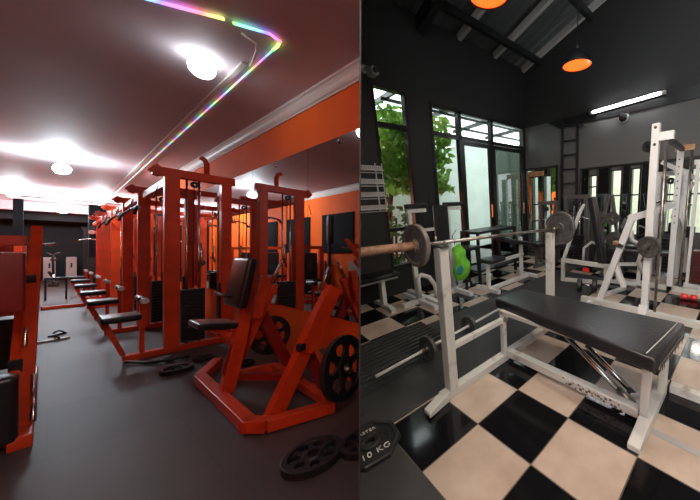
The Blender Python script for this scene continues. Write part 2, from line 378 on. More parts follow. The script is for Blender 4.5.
for i, x in enumerate((-3.38, -2.33, -1.2)):
    struct('roof_beam', G().beam((x, -2.7, roofz(x) - .12), (x, BY, roofz(x) - .12), .07, .11), M['frame'])

# courtyard beyond the windows
struct('ground', G().box(-7.0, -3.93, -1.5, 7.5, -.1, -.01), M['concrete'])
struct('wall_courtyard', G().box(-5.9, -5.75, 1.0, 7.2, 0, 2.95).box(-5.75, -3.93, 7.0, 7.15, 0, 2.95), M['pale'])
g = G()
for i in range(9):
    g.box(-5.9, -3.95, 2.4 + i * .5, 2.4 + i * .5 + .47, 3.15, 3.16)
struct('roof_canopy', g, M['sheet'])
g = G()
for y in (2.4, 3.6, 4.8, 6.0): g.beam((-5.85, y, 3.1), (-3.95, y, 3.1), .05, .08)
for x in (-5.3, -4.6): g.beam((x, 2.3, 3.05), (x, 6.9, 3.05), .04, .05)
struct('roof_canopy_frame', g, M['frame'])

# windows
def wbar(g, y0, y1, z0, z1, d=.05): g.box(WW - .08, WW - .08 + d + .04, y0, y1, z0, z1)
w1 = G(); 
for a in ((1.78, 1.81, .40, 2.91), (2.24, 2.28, .40, 2.91), (1.81, 2.24, .40, .44), (1.81, 2.24, 2.89, 2.91), (1.81, 2.24, 2.39, 2.45), (1.81, 2.24, .95, 1.0)): wbar(w1, *a)
W1 = struct('window_1', w1, M['frame'])
struct('window_pane', G().box(WW - .055, WW - .05, 1.81, 2.24, .44, 2.89), M['glass'], W1)
w2 = G()
for a in ((2.66, 2.71, .05, 2.86), (5.04, 5.10, .05, 2.86), (2.71, 5.04, 2.81, 2.86), (2.71, 5.04, 2.39, 2.45), (3.22, 3.29, .05, 2.86), (4.02, 4.09, .05, 2.86)): wbar(w2, *a)
W2 = struct('window_2', w2, M['frame'])
struct('window_pane', G().box(WW - .055, WW - .05, 2.71, 5.04, 2.45, 2.81).box(WW - .055, WW - .05, 2.71, 3.22, .1, 2.39), M['glass'], W2)
def leaf(name, y0, y1, x=WW - .03):
    g = G().box(x - .02, x + .02, y0, y0 + .06, .06, 2.38).box(x - .02, x + .02, y1 - .06, y1, .06, 2.38).box(x - .02, x + .02, y0 + .06, y1 - .06, .06, .16).box(x - .02, x + .02, y0 + .06, y1 - .06, 2.31, 2.38)
    d = struct(name, g, M['frame'])
    struct('door_glass', G().box(x - .003, x + .003, y0 + .06, y1 - .06, .16, 2.31), M['tint' if y0 > 4 else 'glass'], d)
    obj('door_handle', G().box(x + .02, x + .05, y1 - .05, y1 - .02, 1.0, 1.25), M['chrome'], d)
    return d
leaf('door_1', 3.29, 4.02); leaf('door_2', 4.09, 5.04)
SIDE = 'R'
# mirrors on the back wall
mg = G()
for a_, b_ in ((-3.76, -3.62), (-3.44, -3.32), (-3.12, -3.0)): mg.box(a_, b_, BY - .03, BY - .012, .12, 1.93)
for a_, b_ in ((-3.62, -3.44), (-3.32, -3.12)): mg.box(a_, b_, BY - .03, BY - .012, 1.80, 1.93)
t = thing('wall_mirror', 'tall mirror panel on the back wall between the glass doors and the ladder', 'mirror', (-3.4, BY - .02, .12))
obj('mirror_pane', mg, M['mirror'], t)
obj('mirror_frame', G().box(-3.78, -3.74, BY - .04, BY - .001, .1, 1.98).box(-3.0, -2.96, BY - .04, BY - .001, .1, 1.98).box(-3.76, -3.0, BY - .04, BY - .001, 1.95, 1.98).box(-3.76, -3.0, BY - .04, BY - .001, .10, .13), M['frame'], t)
struct('trim_2', G().box(-3.66, -3.30, BY - .05, BY - .03, 1.80, 1.90), M['wood'])  # wood-coloured board put on the mirror in place of a reflected one
t = thing('wall_mirror', 'long row of mirror panels along the grey back wall behind the machines', 'mirror', (-1.0, BY - .02, .12))
for a_, b_ in ((-2.45, -2.30), (-2.14, -1.90), (-1.70, -1.56), (-1.40, -1.02), (-.86, -.70), (-.5, 1.0), (1.0, XR - .01)): obj('mirror_pane', G().box(a_ + .002, b_ - .002, BY - .03, BY - .012, .12, 1.83), M['mirror'], t)
g = G()
x = -2.47
for x in (-2.47, -2.31, -2.14, -1.92, -1.70, -1.58, -1.40, -1.04, -.86, -.72, -.5, .4, 1.3, 2.2): g.box(x, x + .022, BY - .04, BY - .001, .1, 1.85)
g.box(-2.47, XR, BY - .04, BY - .001, 1.83, 1.86).box(-2.47, XR, BY - .04, BY - .001, .09, .12)
obj('mirror_frame', g, M['frame'], t)

# ================================================================ OBJECTS: orange gym (L)
SIDE = 'L'
# lamps
def lamp(x, y, r, label, power='bulb', drop=.10, shade=False):
    t = thing('ceiling_lamp', label, 'lamp', (x, y, CZ), 'round ceiling lamps')
    obj('lamp_base', G().lathe([(0, 0), (.055, 0), (.06, -drop * .4), (.08, -.02), (.075, -.03), (0, -.03)] if shade else [(0, 0), (.05, 0), (.03, -.03), (.02, -drop * .7), (0, -drop * .7)], (x, y, CZ), n=24), M['crown'], t)
    obj('bulb', G().lathe([(0, -.03)] + [(r * math.sin(math.pi * k / 12), -drop + r * math.cos(math.pi * k / 12)) for k in range(1, 12)] + [(0, -drop - r)], (x, y, CZ), n=28), M[power], t, smooth=True)
p = L(202, 68, z=CZ - .088); lamp(p.x, p.y, .085, 'round glaring white ceiling lamp nearest the corner of the rainbow light strip', 'bulb', .088)
p = L(62, 169, z=CZ - .22); lamp(p.x, p.y, .09, 'glaring ceiling lamp in the middle of the hall that washes the ceiling white', 'bulbfar', .22)
p = L(14, 190, z=CZ - .1); lamp(p.x, 14, .09, 'far ceiling lamp on the aisle\'s left, before the cross beam', 'bulbfar', .22)
lamp(.78, 14, .09, 'far ceiling lamp at the end of the rainbow light strip', 'bulbfar', .22)
lamp(.25, 17, .11, 'farthest ceiling lamp, beyond the first cross beam', 'bulbfar', .3)
lamp(-.25, .15, .10, 'added ceiling lamp above the viewer, out of view, lighting the machine fronts', 'bulbadded', .20)  # unseen lamp added to brighten the machine fronts
# light strip: white trunking and rainbow rope
P0 = L(152, 0, z=CZ - .02); P1 = L(224, 19, z=CZ - .02); P2 = L(233, 23, z=CZ - .02); P3 = L(270, 34, z=CZ - .02); P4 = L(280, 41, z=CZ - .02); P5 = L(273, 50, z=CZ - .02); P6 = L(110, 198, z=CZ - .02)
t = thing('light_strip', 'rainbow LED rope light running along the ceiling and turning a corner', 'light strip', (P4.x, P4.y, CZ))
dv = (P0 - P1) * 1.2
obj('led_rope', G().tube([P1 + dv, P1], .011, 8), M['led'], t)
obj('led_rope', G().tube([P2, P3, P3.lerp(P4, .6) + V(.012, .01, 0), P4, P4.lerp(P5, .5) + V(.008, 0, 0), P5], .010, 8), M['led'], t)
obj('led_rope', G().tube([P5, P6], .0065, 8), M['led2'], t)
a0 = L(250, 66, z=CZ - .01); 
obj('trunking', G().beam(a0 - V(.04, 0, 0), P6 - V(.07, 0, 0), .035, .02), M['crown'], t)
t2 = [L(242, 33, z=CZ - .02), L(246, 37, z=CZ - .06), L(256, 44, z=CZ - .05), L(257, 50, z=CZ - .05), L(253, 60, z=CZ - .04), a0]
obj('dangling_cable', G().tube(t2, .008, 6), M['crown'], t)

# wall mirror with panes
t = thing('wall_mirror', 'long wall mirror between the orange bands of the right wall', 'mirror', (WX, 5, .56))
yy = [1.9, 3.2, 4.7, 6.2, 7.7, 9.2, 10.7, 12.2, 13.7, 14.7]
for i in range(len(yy) - 1):
    obj('mirror_pane', G().box(WX - .012, WX - .002, yy[i] + .003, yy[i + 1] - .003, .56, 2.29), M['mirror'], t)
for y in (2.6, 4.0):
    obj('mirror_clip', G().lathe([(0, .0), (.022, 0), (.018, .012), (0, .014)], (WX - .012, y, 2.24), (-1, 0, 0), 14), M['chrome'], t)
# dark windows and white cabinets on the other long wall, seen in the mirror
for i, y in enumerate((4.4, 6.6, 8.8, 11.0)):
    tt = struct('window_%d' % (3 + i), G().box(LX - .01, LX + .03, y, y + 1.5, 1.15, 2.2), M['matt'])
pos = ('nearest in the mirror', 'second in the mirror', 'third in the mirror', 'deepest in the mirror')
# far end of the hall
def cabinet(name, x0, x1, y0, y1, z1, label, mt, cat='cabinet'):
    t = thing(name, label, cat, ((x0 + x1) / 2, y0, 0))
    obj('cabinet_body', G().box(x0, x1, y0, y1, .04, z1), M[mt], t, bevel=.01)
    obj('cabinet_base', G().box(x0 + .02, x1 - .02, y0 + .02, y1 - .02, 0, .04), M['black'], t)
    obj('door_handle', G().box((x0 + x1) / 2 - .02, (x0 + x1) / 2 + .02, y0 - .03, y0, z1 * .55, z1 * .75), M['black'], t)
cabinet('cabinet', -.10, .16, 20.6, 21.6, .95, 'white cabinet against the far dark wall, beside the aisle rail', 'offwhite')
cabinet('cabinet', .38, .62, 20.6, 21.6, .95, 'white cabinet against the far dark wall, right of the other', 'offwhite')
cabinet('cabinet', LX + .02, LX + .32, 5.25, 6.3, .95, 'white cabinet under the dark window, seen in the mirror behind the press', 'offwhite')
cabinet('cabinet', LX + .02, LX + .32, 7.95, 8.95, .95, 'second white cabinet under the dark window, deeper in the mirror', 'offwhite')
t = thing('curtain_pillar', 'dark square pillar at the far end of the red machines', 'pillar', (.85, 15.6, 0))
obj('pillar_shaft', G().box(.68, 1.0, 15.6, 16.0, 0, 2.69), M['matt'], t); obj('pillar_foot', G().box(.64, 1.04, 15.56, 16.04, 0, .12), M['black'], t)
t = thing('curtain_pillar', 'dark square pillar at the far left of the aisle', 'pillar', (-.5, 15.6, 0))
obj('pillar_shaft', G().box(-.52, -.37, 15.6, 15.8, 0, 2.69), M['matt'], t); obj('pillar_foot', G().box(-.55, -.34, 15.56, 15.84, 0, .12), M['black'], t)
t = thing('exercise_bike', 'small dark exercise bike standing before the white cabinets', 'exercise bike', (.1, 17.5, 0))
obj('bike_frame', G().tube([(.02, 17.3, .5), (.12, 17.6, .25), (.1, 17.9, .06)], .035).tube([(.12, 17.6, .25), (.1, 17.3, .06)], .03).tube([(0, 17.3, .05), (.2, 17.3, .05)], .03).tube([(0, 17.9, .05), (.2, 17.9, .05)], .03), M['black'], t)
obj('handlebar', G().tube([(.1, 17.3, .3), (.08, 17.2, 1.05), (-.02, 17.3, 1.15)], .025).tube([(.08, 17.2, 1.05), (.2, 17.3, 1.15)], .025), M['black'], t)
obj('saddle', G().rbox((.1, 17.85, .9), (.12, .25, .07), .03).tube([(.1, 17.85, .2), (.1, 17.85, .88)], .02), M['black'], t)
obj('flywheel', G().lathe([(.18, -.02), (.18, .02), (.02, .03), (.02, -.03)], (.1, 17.4, .3), (1, 0, 0), 24, True), M['chrome'], t)
t = thing('dark_machine', 'tall dark weight machine with small glints before the far pillar', 'exercise machine', (.62, 14.2, 0))
g = G()
for x in (.56, .76): g.beam((x, 14.2, 0), (x, 14.2, 1.9), .06)
g.beam((.5, 14.2, 1.87), (.82, 14.2, 1.87), .06).beam((.56, 14.2, .03), (.56, 15.2, .03), .06).beam((.76, 14.2, .03), (.76, 15.2, .03), .06)
obj('frame', g, M['black'], t); obj('weight_stack', G().box(.6, .72, 14.15, 14.3, .06, 1.0), M['iron'], t)
obj('hand_grip', G().tube([(.45, 14.0, 1.5), (.6, 14.1, 1.55), (.85, 14.0, 1.5)], .02), M['chrome'], t)
obj('pulley', G().lathe([(.06, -.015), (.05, 0), (.06, .015), (.01, .015), (.01, -.015)], (.66, 14.1, 1.75), (0, 1, 0), 20, True), M['chrome'], t)
t = thing('low_bar', 'low dark bench rail across the far end of the aisle', 'bench', (.2, 13, 0))
obj('bench_top', G().box(-.05, .26, 12.6, 12.8, .50, .55), M['black'], t)
for x in (-.03, .24): obj('leg', G().beam((x, 12.7, 0), (x, 12.7, .5), .03), M['black'], t)
t = thing('floor_bar', 'red steel bar lying across the far aisle floor', 'bar', (.2, 10.6, 0))
obj('bar_body', G().beam((-.06, 10.7, .035), (.42, 10.7, .035), .06), M['red'], t)
obj('end_cap', G().beam((-.075, 10.7, .035), (-.06, 10.7, .035), .065), M['black'], t)

# ---- row of red cable machines along the mirror
def cable_machine(y, label):
    t = thing('cable_machine', label, 'exercise machine', (.76, y, 0), 'red cable machines along the mirror')
    y1 = y + .0
    obj('front_post', G().box(.705, .825, y - .05, y + .05, .06, 2.10), M['red'], t, bevel=.006)
    obj('rear_post', G().box(1.185, 1.285, y - .05, y + .05, .06, 2.10), M['red'], t, bevel=.006)
    obj('top_beam', G().beams([(.615, y, 2.17), (.66, y, 2.13), (1.32, y, 2.13)], .10, .10), M['red'], t, bevel=.006)
    obj('base_beam', G().box(.42, 1.32, y - .05, y + .05, 0, .065), M['red'], t, bevel=.006)
    obj('top_rail', G().box(.715, .815, y + .05, y + 1.48, 1.98, 2.07), M['red'], t, bevel=.006)
    obj('cross_beam', G().box(.78, 1.30, y + .62, y + .70, 1.99, 2.06), M['red'], t)
    obj('side_foot', G().box(1.19, 1.28, y - .3, y + 1.1, 0, .065), M['red'], t)
    for x in (.885, .99): obj('guide_rod', G().tube([(x, y, .06), (x, y, 2.08)], .011, 8), M['chrome'], t)
    for k in range(14):
        z = .09 + k * .046
        sp = obj('stack_plate', G().box(.84, 1.035, y - .055, y + .055, z, z + .041), M['black'], t)
    obj('selector_pin', G().tube([(.87, y - .055, .52), (.87, y - .10, .52)], .008, 6), M['chrome'], t)
    obj('stack_shroud', G().box(1.165, 1.18, y - .03, y + .06, .09, .78), M['iron'], t)
    # pulleys and cable
    for x, z in ((.94, 2.02), (1.0, 1.05)):
        pu = obj('pulley', G().lathe([(.038, -.012), (.03, 0), (.038, .012), (.010, .012), (.010, -.012)], (x, y - .06, z), (0, 1, 0), 22, True), M['chrome' if z < 1.5 else 'black'], t)
    obj('cable', G().tube([(.94, y, .74), (.94, y - .03, 1.98)], .005, 6).tube([(.65, y - .07, 1.95), (.62, y - .07, 1.80)], .005, 6), M['black'], t)
    obj('low_arm', G().tube([(.985, y - .08, 1.3), (1.0, y - .1, 1.1), (.97, y - .09, .95)], .014, 8), M['chrome'], t)
    # seat
    st = obj('seat', G().rbox((.41, y + .04, .475), (.26, .34, .06), .02), M['vinyl'], t)
    obj('seat_post', G().beam((.55, y, .06), (.55, y, .62), .035, .05, up=(0, 1, 0)), M['red'], t)
    obj('seat_brace', G().beam((.425, y, .07), (.31, y + .02, .44), .035).box(.29, .55, y - .02, y + .03, .425, .448), M['red'], t)
    rl = obj('thigh_roller', G().tube([(.545, y - .22, .66), (.545, y + .20, .66)], .032, 14).tube([(.545, y, .60), (.545, y, .66)], .015, 8), M['vinyl'], t)
    obj('roller_end', G().lathe([(0, .01), (.03, .006), (.034, -.035), (0, -.036)], (.545, y - .225, .66), (0, -1, 0), 16), M['clean'], rl)
    return t
cm = cable_machine(4.98, 'red cable machine nearest the chest press, its black weight stack between two orange-red posts')
for i, (y, lb) in enumerate(((6.80, 'second red cable machine from the chest press, black seat on the aisle'), (8.42, 'third red cable machine from the chest press, seat jutting into the aisle'),
                         (10.2, 'fourth red cable machine from the chest press, half hidden by the third'), (12.0, 'fifth red cable machine from the chest press, next to last of the row'),
                         (13.6, 'last red cable machine of the row, nearest the dark far pillar'))):
    d = dup(cm, (0, y - 4.98, 0), lb)
g = G().tube([(1.06, 5.0, 2.17), (1.06, 5.0, 2.32), (1.04, 5.0, 2.37), (1.0, 5.0, 2.39)], .028, 10)
obj('bent_pipe', g, M['red'], cm)
# pull-down bars hanging over the aisle
def latbar(y, z, label):
    t = thing('pulldown_bar', label, 'pull-down bar', (.72, y, z), 'pull-down bars over the row of machines')
    g = G().tube([(.60, y - .78, z - .14), (.62, y - .7, z - .06), (.66, y - .45, z), (.66, y + .45, z), (.62, y + .68, z - .06), (.6, y + .8, z - .13)], .018, 10)
    obj('bar', g, M['black'], t)
    obj('hanger', G().tube([(.66, y, z), (.66, y, z + .14)], .012, 8).lathe([(.03, 0), (.035, .01), (.03, .02), (.012, .02), (.012, 0)], (.66, y, z + .05), (0, 0, 1), 14, True), M['chrome'], t)
latbar(6.80, 1.84, 'black bent pull-down bar hanging above the second cable machine')
latbar(8.45, 1.86, 'black bent pull-down bar hanging above the third cable machine')
latbar(10.25, 1.86, 'black bent pull-down bar hanging above the fourth cable machine')

# ---- chest press with plates, near the mirror
t = thing('chest_press', 'dark red plate-loaded chest press with black seat back, angled base on the floor', 'exercise machine', (1.0, 2.8, 0))
def fl(u, v, h=.05): q = L(u, v, z=0); return V(q.x, q.y, h)
b1 = [fl(218, 366), fl(200, 384), fl(249, 432), fl(268, 432), fl(335, 412), fl(320, 398)]
bf = G().beams([b1[0], b1[1]], .075, .08).beams([b1[1], b1[2], b1[3]], .075, .08).beams([b1[3], b1[4]], .075, .08)
obj('base_frame', bf, M['red'], t, bevel=.005)
obj('base_frame', G().beams([fl(222, 384), fl(262, 374), fl(275, 372)], .06, .07).beams([fl(275, 372), b1[4] + V(0, .05, 0)], .06, .07), M['red'], t, bevel=.005)
ya = 2.32
col = [L(226, 393, y=3.0), L(238, 345, y=3.0), L(249, 285, y=3.05)]
obj('seat_column', G().beams(col, .085, .085, up=(0, 1, 0)), M['red'], t, bevel=.005)
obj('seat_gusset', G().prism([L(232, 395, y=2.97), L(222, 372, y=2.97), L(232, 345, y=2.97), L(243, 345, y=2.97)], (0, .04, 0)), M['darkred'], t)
# near A frame
obj('main_arm', G().beam(L(269, 425, y=ya), L(303, 352, y=ya), .10, .075, up=(0, 1, 0)), M['red'], t, bevel=.005)
la = obj('lever_arm', G().beam(L(303, 352, y=ya - .03), L(334, 287, y=ya - .03), .11, .08, up=(0, 1, 0)), M['red'], t, bevel=.005)
obj('bump_stop', G().rbox(L(301, 347, y=ya - .06), (.05, .05, .05), .01), M['black'], t)
obj('grip', G().tube([L(321, 289, y=ya), L(330, 267, y=ya)], .018, 12), M['chrome'], la)
obj('plate_peg', G().tube([L(322, 350, y=ya + .05), L(338, 364, y=ya - .15), L(350, 371, y=ya - .33)], .022, 12), M['steel'], t)
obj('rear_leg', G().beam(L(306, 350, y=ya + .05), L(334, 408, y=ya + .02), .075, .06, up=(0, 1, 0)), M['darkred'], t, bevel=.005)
# far A frame
yb = 3.12
obj('far_arm', G().beam(L(272, 284, y=yb), L(238, 356, y=yb), .09, .07, up=(0, 1, 0)), M['red'], t, bevel=.005)
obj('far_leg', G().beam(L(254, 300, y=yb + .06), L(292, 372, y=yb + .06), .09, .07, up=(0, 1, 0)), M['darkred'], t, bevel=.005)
lf = obj('lever_arm', G().beam(L(256, 318, y=yb - .06), L(266, 276, y=yb - .06), .07, .06, up=(0, 1, 0)), M['red'], t, bevel=.005)
obj('grip', G().tube([L(270, 284, y=yb), L(281, 263, y=yb)], .015, 12), M['chrome'], lf)
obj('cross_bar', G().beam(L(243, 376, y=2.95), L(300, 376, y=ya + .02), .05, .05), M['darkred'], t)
# seat and back
p = L(240, 282, y=2.98)
obj('backrest', G().rbox(p, (.062, .36, .40), .024, Matrix.Rotation(math.radians(10), 3, 'Y')), M['vinyl'], t)
p = L(214, 324, y=3.12)
obj('seat', G().rbox(p, (.24, .30, .05), .02, Matrix.Rotation(math.radians(10), 3, 'Y')), M['vinyl'], t)
obj('seat_support', G().beam(L(236, 336, y=3.05), L(212, 328, y=3.1), .05, .04), M['red'], t)
obj('grip', G().tube([L(214, 293, y=3.0), L(232, 297, y=3.0)], .013, 10), M['steel'], t)
spoked_plate('weight_plate', L(344, 367, y=ya - .27), (.45, -.9, .12), .235, .035, 'black spoked weight plate loaded on the near arm of the chest press', group='plates at the chest press')
spoked_plate('weight_plate', L(271, 335, y=yb + .16), (.3, -1, .1), .185, .03, 'black spoked weight plate on the far arm of the chest press', group='plates at the chest press')
# plates on the floor
spoked_plate('weight_plate', L(313, 456, z=.02) , (0, 0, 1), .150, .04, 'black seven-hole plate lying flat on the floor in front of the chest press', n=7)
spoked_plate('weight_plate', L(362, 443, z=.02), (0, 0, 1), .12, .04, 'black plate lying on the floor against the partition beside the seven-hole plate', n=7)
spoked_plate('weight_plate', L(177, 369, z=.02), (0, 0, 1), .115, .04, 'black plate lying flat on the floor before the first cable machine', n=6)
spoked_plate('weight_plate', L(204, 358, z=.02), (0, 0, 1), .085, .035, 'black plate lying at the foot of the first cable machine', n=6)
spoked_plate('weight_plate', L(245, 363, z=.02), (0, 0, 1), .085, .03, 'small black plate lying inside the base of the chest press', n=6)
t = thing('barbell_bar', 'black curved bar lying on the floor along the first cable machine base', 'bar', L(150, 356, z=.02))
obj('bar', G().tube([L(126, 362, z=.03), L(148, 363, z=.02), L(168, 360, z=.03), L(190, 356, z=.03)], .016, 8), M['black'], t)
obj('bar_clamp', G().rbox(L(168, 358.5, z=.03), (.06, .07, .05), .01), M['iron'], t)

# ---- red machine on the near left
t = thing('plate_loaded_machine', 'red machine at the left edge with sloping side rail, red cover and black pad', 'exercise machine', (-.3, 4.2, 0))
obj('floor_rail', G().box(-.125, -.045, 3.30, 5.2, 0, .08), M['red'], t, bevel=.006)
obj('front_rail', G().box(-1.0, -.115, 3.42, 3.50, 0, .09), M['red'], t, bevel=.006)
obj('front_rail', G().box(-1.0, -.115, 4.42, 4.50, 0, .09), M['red'], t, bevel=.006)
obj('leaning_post', G().beam((-.055, 5.05, 1.42), (-.08, 3.48, .04), .062, .06), M['red'], t, bevel=.008)
obj('rear_post', G().box(-1.0, -.9, 5.0, 5.1, 0, 1.42), M['red'], t, bevel=.008)
obj('top_beam', G().box(-.9, -.10, 5.0, 5.1, 1.25, 1.34), M['red'], t, bevel=.006)
sr = obj('sloping_rail', G().beam((-.115, 4.9, 1.02), (-.12, 3.36, .06), .04, .07), M['red'], t, bevel=.006)
obj('rail_stop', G().box(-.14, -.09, 3.80, 3.86, .30, .44), M['black'], sr)
obj('guide_rod', G().tube([(-.085, 4.9, 1.20), (-.085, 3.95, .50)], .012, 10), M['chrome'], t)
obj('guide_rod', G().tube([(-.05, 3.72, .34), (-.045, 3.38, .13)], .012, 10), M['chrome'], t)
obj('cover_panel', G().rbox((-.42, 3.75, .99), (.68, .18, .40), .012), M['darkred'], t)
obj('foot_pad', G().rbox((-.42, 3.36, .25), (.66, .14, .40), .03), M['vinyl'], t)
obj('roller', G().tube([(-.05, 4.5, .95), (-.45, 4.5, .95)], .05, 14), M['black'], t)
obj('plate_peg', G().tube([(-.09, 5.05, 1.25), (.04, 5.05, 1.27)], .012, 8), M['chrome'], t)
obj('counterweight', G().rbox((-.2, 4.6, .45), (.22, .25, .4), .02), M['black'], t)
def low_machine(y, lb):
    t = thing('low_machine', lb, 'exercise machine', (-.5, y, 0), 'machines on the left side of the aisle')
    g = G()
    for yy_ in (y, y + .9): g.box(-1.0, -.12, yy_ - .04, yy_ + .04, 0, .08)
    g.box(-.6, -.5, y, y + .9, 0, .08)
    obj('base_frame', g, M['red'], t)
    for x in (-.95, -.3): obj('post', G().box(x - .05, x + .05, y + .85, y + .95, .08, 1.25), M['red'], t)
    obj('top_beam', G().box(-1.0, -.25, y + .85, y + .95, 1.25, 1.33), M['red'], t)
    obj('seat', G().rbox((-.55, y + .3, .48), (.34, .4, .07), .02), M['vinyl'], t)
    obj('backrest', G().rbox((-.55, y + .6, .85), (.3, .08, .6), .02), M['vinyl'], t)
    obj('weight_stack', G().box(-.8, -.45, y + .86, y + .96, .1, .9), M['black'], t)
    obj('seat_post', G().beam((-.55, y + .3, .08), (-.55, y + .3, .45), .06), M['red'], t)
    return t
lm = low_machine(6.9, 'low red seated machine behind the near left machine, seen in the mirror')
dup(lm, (0, 2.2, 0), 'second low red seated machine down the left side, seen in the mirror')
dup(lm, (0, 4.4, 0), 'third low red seated machine down the left side, far back')
t = thing('punch_pad', 'tall black pad standing at the left edge above the red machine', 'pad', (-.3, 6.2, 0))
obj('pad_post', G().beam((-.34, 6.2, 0), (-.34, 6.2, 1.4), .05), M['black'], t)
obj('pad', G().rbox((-.33, 6.15, 1.66), (.10, .12, .62), .03), M['vinyl'], t)
# slippers on the aisle floor
for (u, v, a, lb, mt) in ((53, 341, .3, 'pale sandal lying in the aisle beside the red rail', 'offwhite'), (57, 335, 1.1, 'dark sandal lying in the aisle behind the pale one', 'black')):
    p = L(u, v, z=0); t = thing('sandal', lb, 'sandal', p, 'pair of sandals in the aisle')
    pts = [(.13 * math.cos(q) * (1 if math.cos(q) > 0 else 1.0), .048 * math.sin(q) * (1.15 if math.cos(q) > 0 else .9)) for q in [2 * math.pi * k / 20 for k in range(20)]]
    rt = [(p.x + a_ * math.cos(a) - b_ * math.sin(a), p.y + a_ * math.sin(a) + b_ * math.cos(a), 0.001) for a_, b_ in pts]
    obj('sole', G().prism(rt, (0, 0, .022)), M[mt], t)
    ca, sa = math.cos(a), math.sin(a)
    arc = [(p.x + .03 * ca - yq * sa, p.y + .03 * sa + yq * ca, .02 + .035 * (1 - (yq / .05) ** 2)) for yq in (-.05, -.03, 0, .03, .05)]
    obj('strap', G().tube(arc, .010, 6), M['black'], t)

# ================================================================ OBJECTS: checkered gym (R)
SIDE = 'R'
# lamps
def tube_light(p, q, label, name='fluorescent_lamp', back=None):
    p, q = Vector(p), Vector(q); c = (p + q) / 2; t = thing(name, label, 'lamp', c)
    d = (q - p).normalized(); b = Vector(back or (0, 1, 0))
    obj('lamp_housing', G().beam(p - d * .03 + b * .035, q + d * .03 + b * .035, .05, .045, up=b), M['crown'], t, bevel=.004)
    obj('tube', G().tube([p, q], .020, 14), M['tube'], t)
    for e in (p, q): obj('end_cap', G().tube([e - d * .025, e + d * .025], .026, 14), M['crown'], t)
    return t
tube_light((-2.24, 5.035, 2.80), (-1.13, 5.035, 2.835), 'bright white fluorescent tube mounted high on the back wall above the mirrors')
M['tubefill'] = mat('lit_added_tube', (1, 1, 1), 0.3, emit=(1.0, 0.84, 0.68), es=145)  # warm tubes added out of view to brighten the checkered gym
for i, (x, y) in enumerate(((-.55, 1.62), (.45, .75), (.95, -.2))):
    t = tube_light((x - .6, y, 2.9), (x + .6, y, 2.9), ('added warm fill tube with hood above the bench press, out of view', 'added warm fill tube with hood right of the bench press, out of view', 'added warm fill tube with hood over the near aisle, beside the viewer')[i], 'added_tube_lamp', back=(0, 0, 1))
    for ch in t.children:
        if ch.name.startswith('tube'): ch.data.materials[0] = M['tubefill']
    obj('added_hood', G().prism([(x - .66, y - .02, 2.99), (x - .66, y + .02, 2.99), (x - .66, y + .16, 2.88), (x - .66, y + .155, 2.875), (x - .66, y + .02, 2.98), (x - .66, y - .02, 2.98), (x - .66, y - .155, 2.875), (x - .66, y - .16, 2.88)], (1.32, 0, 0)), M['crown'], t)  # hood added to keep the fill light off the upper walls
    obj('hanging_wire', G().tube([(x - .4, y, 2.99), (x - .4, y, roofz(x - .4) - .0)], .004, 6).tube([(x + .4, y, 2.99), (x + .4, y, roofz(x + .4) - .0)], .004, 6), M['black'], t)
def pendant(c, r, label):
    c = Vector(c); t = thing('pendant_lamp', label, 'lamp', c)
    pr = [(r, 0), (r * .97, .05), (r * .85, .11), (r * .55, .17), (r * .22, .20), (.05, .21), (.05, .27), (.03, .28), (0, .28)]
    obj('lamp_shade', G().lathe(pr + [(0, .27), (.02, .2), (r * .5, .16), (r * .8, .10), (r * .93, .05), (r * .95, 0)], c, (0, 0, 1), 36), M['black'], t, smooth=True)
    obj('diffuser', G().lathe([(0, .035), (r * .6, .03), (r * .93, .012), (r * .93, .02), (0, .05)], c, (0, 0, 1), 36), M['amber'], t, smooth=True)
    obj('cord', G().tube([c + V(0, 0, .28), (c.x, c.y, roofz(c.x) + .02)], .006, 6), M['black'], t)
p = R(577, 66, y=4.0); pendant(p, .21, 'round orange glowing pendant lamp hanging before the dark back wall')
p = R(489, -4, y=2.3); pendant(p, .21, 'orange pendant lamp cut by the top of the picture, high under the roof')
t = thing('smoke_detector', 'small dark dome fixed to the grey wall under the fluorescent tube', 'detector', (-1.72, BY, 2.66))
obj('detector_body', G().lathe([(0, .09), (.05, .08), (.07, .03), (.07, 0), (0, 0)], (-1.72, BY - .02, 2.62), (0, -1, 0), 20), M['black'], t)
obj('detector_base', G().lathe([(0, .02), (.085, .02), (.085, 0), (0, 0)], (-1.72, BY, 2.62), (0, -1, 0), 20), M['zinc'], t)
# ladder
t = thing('wall_ladder', 'black steel ladder leaning flat on the back wall beside the mirrors', 'ladder', (-2.68, BY - .06, 0))
for x in (-2.84, -2.52): obj('ladder_rail', G().beam((x, BY - .06, 0), (x, BY - .06, 2.78), .035, .05), M['black'], t)
for k in range(10): obj('rung', G().tube([(-2.82, BY - .06, .25 + k * .27), (-2.54, BY - .06, .25 + k * .27)], .014, 8), M['black'], t)
obj('hook', G().tube([(-2.52, BY - .06, 2.62), (-2.42, BY - .08, 2.62), (-2.40, BY - .08, 2.66)], .012, 8), M['black'], t)

# mats
obj('rubber_mat', G().box(-2.52, -1.515, .2, 4.35, .0005, .012), M['rubber'], None, 'long smooth black rubber mat running under the bench press to the back', 'mat', loc=(-2, 2, 0), bevel=.003)
g = G().box(-2.62, -1.90, .25, 1.50, .0125, .018)
x = -2.61
while x < -1.94: g.box(x, x + .030, .26, 1.49, .018, .036); x += .062
obj('ribbed_mat', g, M['rubber'], None, 'ribbed black rubber mat lying at the left on the smooth mat', 'mat', loc=(-2.25, .9, 0.012))
g = G().box(-1.51, -.4, .02, .548, .0005, .012)
obj('rubber_mat', g, M['rubber'], None, 'near black rubber mat under the octagonal plate', 'mat', loc=(-1, .3, 0), bevel=.003)

